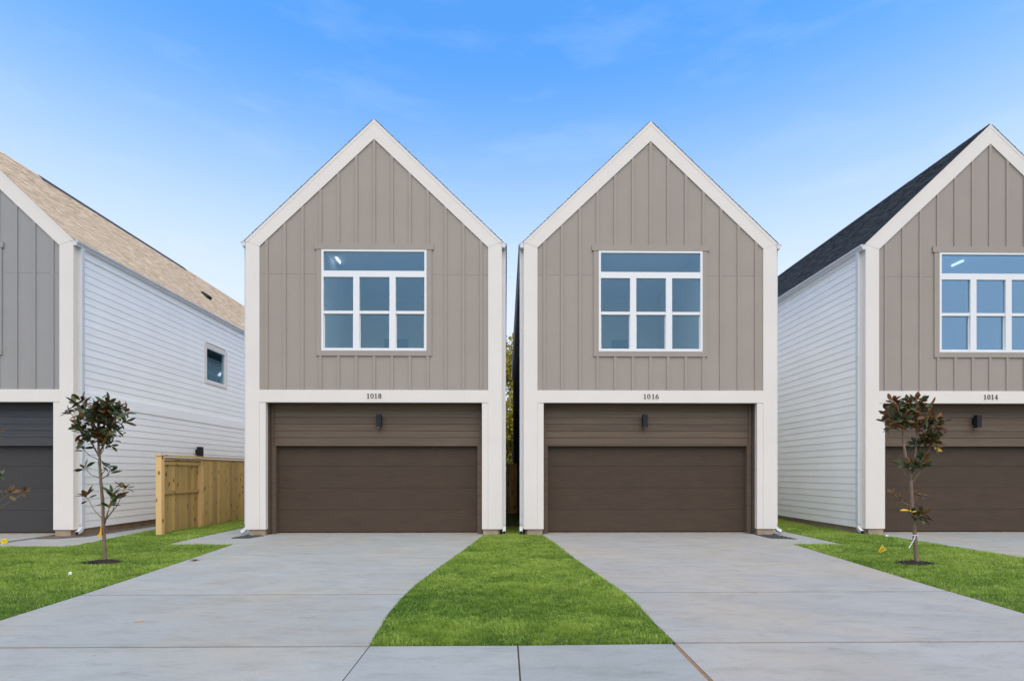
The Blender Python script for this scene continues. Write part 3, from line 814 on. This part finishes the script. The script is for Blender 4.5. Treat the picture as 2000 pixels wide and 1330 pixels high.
# ------------------------------------------------------------------ fences
fx = -8.50
fence = empty('wooden_fence', (fx, 13.2, 0)); tag(fence, 'tall pale pine board fence with knots running back beside the white lap wall', 'fence')
FB = [0.0, 1.75, 4.15, 6.55, 8.95, 11.35]
boxed('post', M['post'], fence, (-0.05, 0.09, -0.07, 0.05, -0.14, 1.93), 0.004)
for i, y in enumerate(FB[1:]):
    boxed('post', M['post'], fence, (-0.05, 0.045, y - 0.045, y + 0.045, -0.12, 1.90), 0.004)
for i in range(len(FB) - 1):
    a, c = FB[i] + 0.05, FB[i + 1] - 0.05
    far = (i % 2 == 0)                   # bays alternate: rails show on this side, then boards
    px0, px1 = (-0.075, -0.056) if far else (0.050, 0.069)
    for zz in (0.98, 1.72):
        boxed('rail', M['fence'], fence, (-0.054, -0.012, a, c, zz, zz + 0.085))
    y = FB[i] + (0.0 if far else 0.044)
    end = FB[i + 1] + (0.0 if far else 0.044)
    while y < end - 0.03:
        w = min(0.140, end - y)
        jx = random.uniform(-0.003, 0.003)
        boxed('picket', M['fence'], fence, (px0 + jx, px1 + jx, y + 0.0015, y + w - 0.0015, 0.03 + random.uniform(-0.012, 0.012), 1.84 + random.uniform(-0.004, 0.004)))
        y += w
boxed('top_trim', M['fence'], fence, (-0.054, 0.049, 0.06, FB[-1], 1.842, 1.90))
boxed('cap_rail', M['post'], fence, (-0.09, 0.11, -0.085, FB[-1], 1.932, 1.965))

gate = empty('wooden_gate', (0.17, 19.5, 0)); tag(gate, 'dark wooden gate closing the narrow gap between the two middle houses', 'gate')
for k in range(4):
    boxed('picket', M['fence'], gate, (-0.26 + k * 0.13, -0.26 + k * 0.13 + 0.127, 0, 0.02, 0.03, 1.85 + random.uniform(-0.01, 0.01)))
boxed('rail', M['fence'], gate, (-0.26, 0.26, 0.021, 0.06, 0.3, 0.39)); boxed('rail', M['fence'], gate, (-0.26, 0.26, 0.021, 0.06, 1.5, 1.59))

# ------------------------------------------------------------------ saplings
def leaf_mesh(name, curl, mats):
    """one thick obovate leaf along +X: upper face with a midrib fold, rusty face 2 mm below"""
    b = MB()
    prof = [(0.0, 0.004), (0.10, 0.010), (0.30, 0.140), (0.55, 0.185), (0.80, 0.135), (1.0, 0.008)]
    for side, mi in ((0, 0), (1, 1)):
        base = len(b.v)
        for (x, w) in prof:
            z = curl * x * x - side * 0.014
            b.v += [(x, -w, z + w * 0.35), (x, 0, z), (x, w, z + w * 0.35)]
        for i in range(len(prof) - 1):
            for k in (0, 1):
                q = base + i * 3 + k
                f = (q, q + 3, q + 4, q + 1)
                b.f.append(f if not side else tuple(reversed(f))); b.m.append(mi)
    return b.mesh(name, mats, True)
LEAF = [leaf_mesh('leaf', c, [M['leaf_top'], M['leaf_rust']]) for c in (-0.22, -0.02, 0.18)]
LEAF_GREEN = [leaf_mesh('leaf', c, [M['leaf_top'], M['leaf_under']]) for c in (-0.15, 0.05)]
LEAF_BRONZE = [leaf_mesh('leaf', c, [M['leaf_bronze'], M['leaf_rust']]) for c in (-0.2, 0.1)]
LEAF_YELLOW = [leaf_mesh('leaf', -0.1, [M['leaf_yellow'], M['leaf_yellow']])]

def whorl(rnd, root, tip, axis, n, size, bronze, yellow):
    axis = Vector(axis).normalized()
    u = axis.orthogonal().normalized(); v = axis.cross(u)
    a0 = rnd.random() * 6.28
    for k in range(n):
        a = a0 + 2.39996 * k
        el = math.radians(rnd.uniform(-18, 65))
        d = (u * math.cos(a) + v * math.sin(a)) * math.cos(el) + axis * math.sin(el)
        d = (d + Vector((0, 0, rnd.uniform(-0.05, 0.25)))).normalized()
        r = rnd.random()
        me = rnd.choice(LEAF_YELLOW) if r < yellow else rnd.choice(LEAF_BRONZE) if r < yellow + bronze else rnd.choice(LEAF) if rnd.random() < 0.45 else rnd.choice(LEAF_GREEN)
        o = bpy.data.objects.new('leaf', me)
        s = size * rnd.uniform(0.75, 1.2)
        # leaf plane faces outward from the whorl axis, with a random roll
        up = (axis - d * axis.dot(d)); up = up.normalized() if up.length > 1e-3 else u
        side = up.cross(d).normalized()
        R = Matrix((d, side, up)).transposed().to_4x4()
        R = R @ Matrix.Rotation(rnd.uniform(-0.7, 0.7), 4, 'X')
        o.matrix_local = Matrix.Translation(Vector(tip) + axis * rnd.uniform(-0.06, 0.03) + d * 0.012) @ R @ Matrix.Diagonal((s, s, s, 1))
        COL.objects.link(o); o.parent = root

def magnolia(base, label, seed, trunk, crowns, shoots, bronze, yellow=0.012, lsize=0.16, twig_from=None, inner=400):
    rnd = random.Random(seed)
    root = empty('magnolia_sapling', base); tag(root, label, 'sapling', 'young magnolias on the front lawns')
    for j, (pts, r0, r1) in enumerate(trunk):
        b = MB()
        dense = []
        P = [Vector(p) for p in pts]
        for i in range(len(P) - 1):
            for k in range(5):
                t = k / 5.0
                q = P[i].lerp(P[i + 1], t)
                dense.append(q + Vector((rnd.uniform(-1, 1), rnd.uniform(-1, 1), 0)) * 0.004)
        dense.append(P[-1])
        n = len(dense)
        b.tube(dense, [r0 + (r1 - r0) * (i / (n - 1)) + (0.004 * math.sin(i * 2.3)) * (r0 / 0.04) for i in range(n)], 10)
        b.build('trunk' if j == 0 else 'limb', M['bark'], root, True)
    for (start, tip, n, size, br) in shoots:
        s, t = Vector(start), Vector(tip)
        mid = s.lerp(t, 0.55) + Vector((0, rnd.uniform(-.03, .03), -0.05 * (t - s).length * 2))
        b = MB(); b.tube([s, s.lerp(mid, .6), mid, t], [0.009, 0.0075, 0.006, 0.005], 6); b.build('twig', M['bark'], root, True)
        ax = (t - mid).normalized() + Vector((0, 0, 0.7))
        whorl(rnd, root, t, ax, n + 1, size * 1.15, br, yellow)
    for (c, rad, k, n) in crowns:
        c = Vector(c)
        for i in range(k):
            # even spread over the lobe, most tips on its outside
            zz = 1 - 2 * (i + 0.5) / k; a = 2.39996 * i + seed
            d = Vector((math.cos(a) * math.sqrt(1 - zz * zz), math.sin(a) * math.sqrt(1 - zz * zz), zz))
            f = rnd.uniform(0.62, 0.95) if i % 4 else rnd.uniform(0.1, 0.5)
            tip = c + Vector((d.x * rad[0], d.y * rad[1], d.z * rad[2])) * f
            top = trunk[-1][0][-1] if twig_from is None else twig_from
            ts = [t[0][-1] for t in trunk]
            st = min((Vector(q) for q in ts), key=lambda q: (q - tip).length)
            b = MB(); m_ = st.lerp(tip, 0.5) + Vector((0, 0, -0.03)); b.tube([st, m_, tip], [0.010, 0.008, 0.005], 5); b.build('twig', M['bark'], root, True)
            ax = d + Vector((0, 0, 0.65)); whorl(rnd, root, tip, ax, n, lsize, bronze, yellow)
    # small inner leaves that cannot be told apart from outside
    f = MB()
    for i in range(inner):
        c, rad, k, n = crowns[i % len(crowns)]
        d = Vector((rnd.gauss(0, 1), rnd.gauss(0, 1), rnd.gauss(0, 1))).normalized() * rnd.uniform(0.15, 0.92)
        p = Vector(c) + Vector((d.x * rad[0], d.y * rad[1], d.z * rad[2]))
        me = rnd.choice(LEAF_GREEN)
        mat_ = Matrix.Translation(p) @ Matrix.Rotation(rnd.uniform(0, 6.28), 4, 'Z') @ Matrix.Rotation(rnd.uniform(-0.9, 0.5), 4, 'Y') @ Matrix.Rotation(rnd.uniform(-0.8, 0.8), 4, 'X') @ Matrix.Scale(lsize * rnd.uniform(0.6, 0.95), 4)
        b0 = len(f.v)
        f.v += [tuple(mat_ @ v.co) for v in me.vertices]
        bz = 2 if rnd.random() < bronze else 0
        for q in me.polygons:
            f.f.append(tuple(b0 + w for w in q.vertices)); f.m.append(q.material_index if not bz else 2 + q.material_index)
    if inner:
        o = f.build('foliage', [M['leaf_top'], M['leaf_under'], M['leaf_bronze'], M['leaf_rust']], root, True); o['kind'] = 'stuff'
    return root

# left tree: metres from its base (x right, z up)
magnolia((-6.80, 9.13, 0), 'young magnolia in front of the white lap wall and pine fence', 11,
    trunk=[([(0, 0, -0.05), (-0.02, 0, 0.55), (-0.05, 0.0, 1.2), (-0.09, 0.01, 1.55), (-0.10, 0, 1.88), (-0.12, 0.0, 2.25)], 0.028, 0.016),
           ([(-0.10, 0, 1.80), (-0.16, -0.03, 1.95), (-0.26, -0.04, 2.15)], 0.015, 0.009),
           ([(-0.10, 0, 1.84), (-0.03, 0.05, 2.05), (0.03, 0.05, 2.25)], 0.016, 0.010)],
    crowns=[((-0.12, 0, 2.52), (0.46, 0.36, 0.32), 21, 8), ((-0.08, 0, 2.14), (0.32, 0.25, 0.20), 7, 8), ((0.12, 0.0, 2.57), (0.24, 0.2, 0.16), 3, 7)],
    shoots=[((-0.07, 0, 1.73), (-0.36, -0.02, 1.93), 6, 0.13, .3), ((-0.06, 0, 1.42), (-0.34, 0.0, 1.60), 6, 0.14, .0), ((-0.05, 0, 1.50), (0.06, -0.05, 1.62), 6, 0.14, .05),
            ((-0.05, 0, 1.42), (0.10, -0.02, 1.56), 5, 0.14, .05), ((0.0, 0, 0.70), (-0.30, 0.0, 1.10), 8, 0.14, .85), ((0.0, 0, 0.72), (0.16, -0.05, 1.20), 8, 0.15, .05),
            ((0.0, 0, 0.72), (0.36, -0.03, 1.28), 7, 0.14, .25), ((0.0, 0, 0.70), (0.22, -0.04, 1.08), 8, 0.16, .1), ((0.0, 0, 0.66), (0.12, -0.06, 0.96), 7, 0.14, .05), ((-0.1, 0, 1.8), (0.02, -.05, 2.02), 6, .13, .5)],
    bronze=0.27)
# right tree
magnolia((6.90, 8.85, 0), 'young bronze leaved magnolia with white ribbon in front of house 1014', 23,
    trunk=[([(0, 0, -0.05), (-0.03, 0, 0.5), (-0.08, 0, 1.0), (-0.10, 0.0, 1.40), (-0.20, 0, 1.85), (-0.24, 0, 2.35)], 0.036, 0.018),
           ([(-0.10, 0, 1.42), (-0.05, 0.0, 1.62), (0.0, 0.02, 1.85), (0.02, 0.02, 2.2)], 0.018, 0.010),
           ([(-0.08, 0, 1.35), (0.05, -0.02, 1.55), (0.14, -0.03, 1.80), (0.25, -0.03, 2.05)], 0.012, 0.008)],
    crowns=[((-0.16, 0, 2.56), (0.40, 0.34, 0.28), 16, 8), ((-0.30, 0, 2.36), (0.22, 0.25, 0.18), 3, 8), ((0.22, 0.0, 2.34), (0.25, 0.22, 0.18), 4, 7), ((0.20, 0.0, 2.05), (0.22, 0.16, 0.14), 4, 7)],
    shoots=[((-0.10, 0, 1.36), (-0.26, 0, 1.66), 8, 0.13, .15), ((-0.10, 0, 1.38), (-0.10, -0.05, 1.68), 9, 0.13, .15), ((-0.10, 0, 1.36), (0.06, -0.02, 1.72), 9, 0.13, .25), ((-.1, 0, 1.36), (-.02, -.06, 1.60), 7, .13, .1),
            ((-.1, 0, 1.36), (-.18, -.08, 1.62), 7, .14, .0), ((-.1, 0, 1.36), (.02, -.08, 1.66), 7, .14, .0), ((-.05, 0, .72), (.0, -.08, .82), 6, .14, .0), ((-0.07, 0, 0.95), (-0.38, 0.0, 1.16), 6, 0.10, .95), ((-0.06, 0, 0.92), (-0.27, -0.02, 1.06), 5, 0.09, .9), ((-0.07, 0, 0.95), (0.03, -0.02, 1.17), 5, 0.11, .9),
            ((-0.05, 0, 0.75), (-0.12, -0.04, 0.86), 7, 0.15, .1), ((-0.04, 0, 0.72), (0.06, -0.04, 0.86), 8, 0.14, .25), ((-0.05, 0, 0.70), (-0.02, -0.06, 0.76), 6, 0.14, .05)],
    bronze=0.52)
# tree whose branches reach in from the left edge
magnolia((-9.30, 9.37, 0), 'magnolia mostly outside the frame, its rusty leaves reaching in at the left edge', 31,
    trunk=[([(0, 0, -0.05), (0.0, 0, 0.6), (0.0, 0.0, 1.3), (0.0, 0.0, 2.2)], 0.032, 0.018)],
    crowns=[((-0.05, 0, 2.35), (0.40, 0.38, 0.36), 12, 7)],
    shoots=[((0.0, 0, 0.80), (0.66, 0.0, 1.15), 7, 0.13, .9), ((0.0, 0, 0.82), (0.92, 0.0, 1.16), 6, 0.12, .95), ((0.0, 0, 1.2), (0.46, 0.0, 1.44), 7, 0.14, .1), ((0, 0, 1.8), (0.40, 0, 2.15), 6, 0.14, .4), ((0, 0, 1.7), (0.38, 0, 1.96), 6, 0.14, .1)],
    bronze=0.3)

def mulch(x, y, r, label):
    b = MB(); rnd = random.Random(int(x * 100))
    n = 28
    ctr = (x, y, 0.045)
    rim = [(x + r * math.cos(2 * math.pi * k / n) * rnd.uniform(0.85, 1.15), y + 0.62 * r * math.sin(2 * math.pi * k / n) * rnd.uniform(0.8, 1.2), -0.005) for k in range(n)]
    mid = [(x + (p[0] - x) * 0.55, y + (p[1] - y) * 0.55, 0.03 + rnd.uniform(-0.006, 0.012)) for p in rim]
    for k in range(n):
        j = (k + 1) % n
        b.face([rim[k], rim[j], mid[j], mid[k]]); b.face([mid[k], mid[j], ctr])
    for k in range(260):                                   # loose bark chips
        a, q = rnd.random() * 6.28, r * math.sqrt(rnd.random()) * 1.12
        p = Vector((x + q * math.cos(a), y + 0.62 * q * math.sin(a), 0.045 * (1 - q / (1.15 * r)) + 0.012))
        d = Vector((rnd.uniform(-1, 1), rnd.uniform(-1, 1), rnd.uniform(-.3, .3))).normalized() * rnd.uniform(0.012, 0.03)
        e = d.cross(Vector((0, 0, 1))).normalized() * 0.006
        b.face([p - d - e, p + d - e, p + d + e, p - d + e])
    o = b.build('mulch_ring', M['mulch']); tag(o, label, 'mulch', kind='stuff')
mulch(-6.82, 9.10, 0.30, 'dark mulch ring round the foot of the left sapling')
mulch(6.86, 8.83, 0.30, 'dark mulch ring round the foot of the right sapling')
mulch(-9.28, 9.35, 0.30, 'dark mulch at the left edge of the lawn')

# ------------------------------------------------------------------ small things on the ground
def flag(x, y, h, label, turn, m, tri=False):
    root = empty('marker_flag', (x, y, 0)); root.rotation_euler.z = turn; tag(root, label, 'flag', 'yellow marker flags in the grass')
    b = MB(); b.tube([(0, 0, -0.05), (0.004, 0, h * 0.5), (0.0, 0, h)], 0.0022, 5); b.build('wire', M['wire'], root)
    c = MB()
    if tri:
        F = [(0.0, 0, h), (-0.075, 0.0, h - 0.13), (-0.03, 0.012, h - 0.165), (0.085, 0.02, h - 0.12)]
    else:
        F = [(0.0, 0, h), (-0.07, 0.01, h - 0.005), (-0.13, -0.008, h - 0.035), (-0.125, -0.01, h - 0.12), (-0.06, 0.012, h - 0.095), (0.0, 0, h - 0.085)]
    c.face(F); c.face([(p[0], p[1] + 0.0012, p[2]) for p in reversed(F)])
    fl = c.build('flag_sheet', m, root)
    if tri:
        for (a, z) in ((-0.012, h - 0.10), (0.022, h - 0.09), (-0.038, h - 0.125)):
            boxed('printed_mark', M['digit'], fl, (a - 0.006, a + 0.006, -0.002 + 0.1 * 0, -0.001, z - 0.012, z + 0.01))
flag(7.0, 9.8, 0.20, 'small yellow marker flag in the grass beside the bronze leaved sapling', 0.0, M['yellow'], True)
flag(-10.35, 11.2, 0.15, 'yellow marker flag leaning at the left edge beside the paving', 0.0, M['yellow'])

rb = MB()
for i in range(6):
    a, c = i / 6, (i + 1) / 6
    def R(t): return Vector((-0.045 - 0.095 * t + 0.01 * math.sin(5 * t), -0.03, 0.48 - 0.22 * t))
    p, q = R(a), R(c); w = Vector((0.012, 0, 0.004))
    rb.face([p - w, q - w, q + w, p + w])
rb.tube([(-0.075, 0, 0.475), (-0.05, -0.04, 0.48), (-0.01, -0.04, 0.482), (0.01, 0, 0.484)], 0.008, 6)
o = rb.build('ribbon', M['paper']); o.location = (6.90, 8.85, 0); tag(o, 'white ribbon tied round the trunk of the right sapling', 'ribbon')
tg = MB(); tg.prism([(-0.07, 0.86), (0.05, 0.83), (0.055, 0.855), (-0.066, 0.885)], -0.05, -0.047)
o = tg.build('plant_tag', M['yellow']); o.location = (6.82, 8.85, 0.02); tag(o, 'yellow plant tag hanging on the right sapling', 'tag')
tg = MB(); tg.prism([(-0.030, 0.64), (-0.045, 0.52), (-0.085, 0.46), (-0.080, 0.42), (-0.040, 0.43), (-0.02, 0.48), (-0.02, 0.64)], -0.055, -0.050)
o = tg.build('plant_tag', M['orange']); o.location = (-6.80, 9.13, 0); tag(o, 'orange tape tag hanging on the trunk of the left sapling', 'tag')

def gravel(x0, x1, y0, y1, poly, label):
    b = MB(); b.prism(poly, -0.03, 0.002, 'xy'); rnd = random.Random(5)
    n = 0
    while n < 320:
        x, y = rnd.uniform(x0, x1), rnd.uniform(y0, y1)
        inside = False
        for i in range(len(poly)):
            (ax, ay), (bx_, by) = poly[i], poly[(i + 1) % len(poly)]
            if (ay > y) != (by > y) and x < (bx_ - ax) * (y - ay) / (by - ay) + ax: inside = not inside
        if not inside: continue
        s = rnd.uniform(0.008, 0.02); z = 0.002
        top = (x + rnd.uniform(-.3, .3) * s, y, z + s)
        rim = [(x + s * math.cos(k * 1.257 + n), y + s * math.sin(k * 1.257 + n), z) for k in range(5)]
        for k in range(5): b.face([rim[k], rim[(k + 1) % 5], top])
        n += 1
    tag(b.build('gravel', M['mat_gravel']), label, 'gravel', kind='stuff')
gravel(-6.4, -5.8, 12.3, 13.1, [(-6.36, 12.42), (-5.95, 12.42), (-5.84, 12.95), (-6.30, 12.98)], 'black gravel at the left foot of house 1018')
gravel(6.1, 6.75, 12.0, 13.1, [(6.10, 12.95), (6.16, 12.30), (6.68, 12.10), (6.64, 12.98)], 'black gravel at the right foot of house 1016')

def litter(x, y, label, name, m, n, size, cat):
    b = MB(); rnd = random.Random(int(abs(x) * 77))
    for k in range(n):
        p = Vector((x + rnd.uniform(-1, 1) * size, y + rnd.uniform(-1, 1) * size * 0.8, 0.004 + rnd.random() * size * 0.3))
        d = Vector((rnd.uniform(-1, 1), rnd.uniform(-1, 1), rnd.uniform(-.2, .5))).normalized() * size * 0.6
        e = d.cross(Vector((rnd.uniform(-.3, .3), 0.2, 1))).normalized() * size * 0.25
        b.face([p - d, p + e, p + d, p - e])
    tag(b.build(name, m), label, cat)
litter(-5.38, 9.27, 'small heap of dry leaves on the edge of the left driveway', 'dry_leaves', M['dry_leaf'], 16, 0.07, 'leaves')
def scrap(x, y, s, label):
    b = MB()
    P = [(x - s, y - s * .4, .035), (x - s * .2, y - s * .6, .055), (x + s, y - s * .2, .04), (x + s * .8, y + s * .5, .05), (x - s * .5, y + s * .5, .06)]
    b.face(P); lo = [(p[0] * 1.0, p[1], p[2] - .03) for p in P]
    for i in range(5): b.face([lo[i], lo[(i + 1) % 5], P[(i + 1) % 5], P[i]])
    tag(b.build('paper_scrap', M['paper']), label, 'litter')
scrap(9.0, 12.45, 0.035, 'white scrap lying in the grass at the foot of house 1014')
scrap(-6.44, 7.96, 0.022, 'white scrap lying in the grass of the left lawn')
fl = MB(); fl.prism([(-3.80, 5.50), (-3.76, 5.485), (-3.72, 5.50), (-3.705, 5.515), (-3.74, 5.525), (-3.78, 5.52)], 0.003, 0.006, 'xy')
tag(fl.build('fallen_leaf', M['fallen']), 'single pale orange fallen leaf lying flat on the left driveway', 'leaf')

# ------------------------------------------------------------------ tree far behind the gap
def far_tree(loc, label, H, R, seed):
    rnd = np.random.default_rng(seed)
    root = empty('garden_tree', loc); tag(root, label, 'tree')
    b = MB(); b.tube([(0, 0, -0.2), (0.1, 0, 1.5), (0.0, 0.1, 3.2), (0.1, 0, H * 0.7)], [0.22, 0.18, 0.14, 0.05], 10)
    for k in range(7):
        a = k * 0.9; z0 = 2.0 + k * 0.7
        b.tube([(0.05, 0, z0), (0.8 * math.cos(a), 0.8 * math.sin(a), z0 + 0.9), (1.7 * math.cos(a), 1.7 * math.sin(a), z0 + 1.6)], [0.08, 0.05, 0.02], 6)
    b.build('trunk', M['bark'], root, True)
    n = 16000
    lobes = rnd.normal(size=(22, 3)); lobes /= np.linalg.norm(lobes, axis=1)[:, None]
    lobes = lobes * np.array([R, R, H * 0.44]) * rnd.uniform(0.40, 0.95, (22, 1)) + np.array([0, 0, H * 0.53])
    c = lobes[rnd.integers(0, 22, n)] + rnd.normal(size=(n, 3)) * np.array([0.6, 0.6, 0.6])
    c[:, 2] = np.where(c[:, 2] < 0.5, 0.5 + rnd.random(n) * 2, c[:, 2])
    d = rnd.normal(size=(n, 3)); d /= np.linalg.norm(d, axis=1)[:, None]
    e = np.cross(d, rnd.normal(size=(n, 3))); e /= np.linalg.norm(e, axis=1)[:, None]
    s = rnd.uniform(0.08, 0.16, (n, 1))
    v = np.stack([c - d * s, c + e * s * 0.65, c + d * s, c - e * s * 0.65], 1).reshape(-1, 3)
    me = bpy.data.meshes.new('crown')
    me.from_pydata(v.tolist(), [], np.arange(n * 4).reshape(n, 4).tolist())
    me.materials.append(M['far_leaf'])
    link('crown', me, root)
M['far_leaf'] = blade_mat('garden_leaf_painted_sun', (0.26, 0.25, 0.03), (0.46, 0.40, 0.05), (0.62, 0.34, 0.05))  # yellow and orange put sunlight into the leaf colour
nt = M['far_leaf'].node_tree
isl = nt.nodes.new('ShaderNodeNewGeometry')
for lk in list(nt.links):
    if lk.from_node.type == 'ATTRIBUTE':
        nt.links.new(isl.outputs['Random Per Island'], lk.to_socket)
far_tree((0.6, 37.5, 0), 'green tree, sunlight painted yellow into its leaves, seen through the gap between the middle houses', 11.6, 2.6, 4)

# ------------------------------------------------------------------ grass
def in_poly(x, y, poly):
    r = np.zeros(len(x), bool)
    for i in range(len(poly)):
        (ax, ay), (bx, by) = poly[i], poly[(i + 1) % len(poly)]
        if ay == by: continue
        c = ((ay > y) != (by > y)) & (x < (bx - ax) * (y - ay) / (by - ay) + ax)
        r ^= c
    return r
_gn = rng.uniform(0, 1, (64, 64))
def vnoise(x, y, s):
    u, v = (x / s) % 64, (y / s) % 64
    i, j = u.astype(int), v.astype(int); f, g = u - i, v - j
    f, g = f * f * (3 - 2 * f), g * g * (3 - 2 * g)
    i2, j2 = (i + 1) % 64, (j + 1) % 64
    return (_gn[i, j] * (1 - f) + _gn[i2, j] * f) * (1 - g) + (_gn[i, j2] * (1 - f) + _gn[i2, j2] * f) * g

def grass(label, poly, d_near, d_far, ymax, xlim=None):
    xs = [p[0] for p in poly]; x0, x1 = min(xs), max(xs)
    if xlim: x0, x1 = max(x0, xlim[0]), min(x1, xlim[1])
    y0 = min(p[1] for p in poly)
    n = int((x1 - x0) * (ymax - y0) * d_near)
    x = rng.uniform(x0, x1, n); y = rng.uniform(y0, ymax, n)
    keep = rng.uniform(0, 1, n) < np.clip((d_near + (d_far - d_near) * (y - y0) / (13.0 - y0)) / d_near, 0.12, 1)
    keep &= in_poly(x, y, poly)
    x, y = x[keep], y[keep]
    for (mx_, my_) in ((-6.82, 9.10), (6.86, 8.83), (-9.28, 9.35)):
        q = ((x - mx_) / 0.31) ** 2 + ((y - my_) / 0.19) ** 2 > 1; x, y = x[q], y[q]
    thin = 0.5 * vnoise(x + 31, y, 0.35) + 0.5 * vnoise(x + 7, y * 1.6, 0.09)
    k2 = rng.uniform(0, 1, len(x)) < 0.28 + 1.1 * thin
    x, y = x[k2], y[k2]; n = len(x)
    tuft = vnoise(x, y * 1.8, 0.16); patch = vnoise(x + 9, y * 1.6 + 5, 0.75); broad = vnoise(x + 3, y, 2.2)
    h = (0.017 + 0.022 * tuft + 0.012 * patch) * rng.uniform(0.6, 1.3, n)
    wd = rng.uniform(0.0018, 0.0036, n) * (1 + 0.09 * np.clip(y - 5, 0, 10))
    az = rng.uniform(0, 2 * np.pi, n)
    lean = rng.uniform(0.15, 1.15, n) * h
    la = az + rng.normal(0, 0.5, n) + 4 * vnoise(x, y, 0.4)
    px, py = np.cos(az) * wd, np.sin(az) * wd
    lx, ly = np.cos(la) * lean, np.sin(la) * lean
    zb = -0.012
    V = np.empty((n, 5, 3))
    V[:, 0] = np.stack([x - px, y - py, np.full(n, zb)], 1)
    V[:, 1] = np.stack([x + px, y + py, np.full(n, zb)], 1)
    V[:, 2] = np.stack([x + px * .8 + lx * .35, y + py * .8 + ly * .35, zb + h * .62], 1)
    V[:, 3] = np.stack([x - px * .8 + lx * .35, y - py * .8 + ly * .35, zb + h * .62], 1)
    V[:, 4] = np.stack([x + lx, y + ly, zb + h], 1)
    row = y + 0.10 * (vnoise(x, y, 0.9) - .5)
    seam = np.exp(-(((row / 0.62) % 1.0 - 0.5) / 0.10) ** 2) * np.clip(1.6 * vnoise(x + 17, y, 0.8) - 0.45, 0, 1)
    h *= 1 - 0.35 * seam
    tint = np.clip(-0.22 * seam + 0.36 + 0.45 * (patch - .5) + 0.45 * (tuft - .5) + 0.45 * (vnoise(x + 5, y * 1.5, 0.055) - .5) + 0.25 * (broad - .5) + 0.025 * (y - 6) + rng.normal(0, 0.13, n), 0, 0.80)
    dry = rng.uniform(0, 1, n) < 0.05; tint[dry] = rng.uniform(0.8, 1.0, dry.sum())
    me = bpy.data.meshes.new('grass')
    me.vertices.add(n * 5); me.vertices.foreach_set('co', V.reshape(-1))
    base = np.arange(n) * 5
    quads = np.stack([base, base + 1, base + 2, base + 3], 1); tris = np.stack([base + 3, base + 2, base + 4], 1)
    loops = np.concatenate([quads.reshape(-1), tris.reshape(-1)])
    me.loops.add(len(loops)); me.loops.foreach_set('vertex_index', loops)
    me.polygons.add(2 * n)
    me.polygons.foreach_set('loop_start', np.concatenate([np.arange(n) * 4, 4 * n + np.arange(n) * 3]))
    me.polygons.foreach_set('loop_total', np.concatenate([np.full(n, 4), np.full(n, 3)]))
    at = me.attributes.new('tint', 'FLOAT', 'POINT'); at.data.foreach_set('value', np.repeat(tint, 5))
    me.materials.append(M['blade'])
    me.update(calc_edges=True)
    o = link('grass', me); tag(o, label, 'grass', kind='stuff')
    return n
N_BLADES = grass('mown grass strip between the two middle driveways', LAWN_C, 14000, 5000, 15.0)
N_BLADES += grass('mown grass of the lawn left of the driveways', LAWN_L, 6000, 4000, 20.0, (-11.5, -5))
N_BLADES += grass('mown grass of the lawn right of the driveways', LAWN_R, 6000, 4000, 19.0)
print('blades', N_BLADES, 'objects', len(bpy.data.objects))
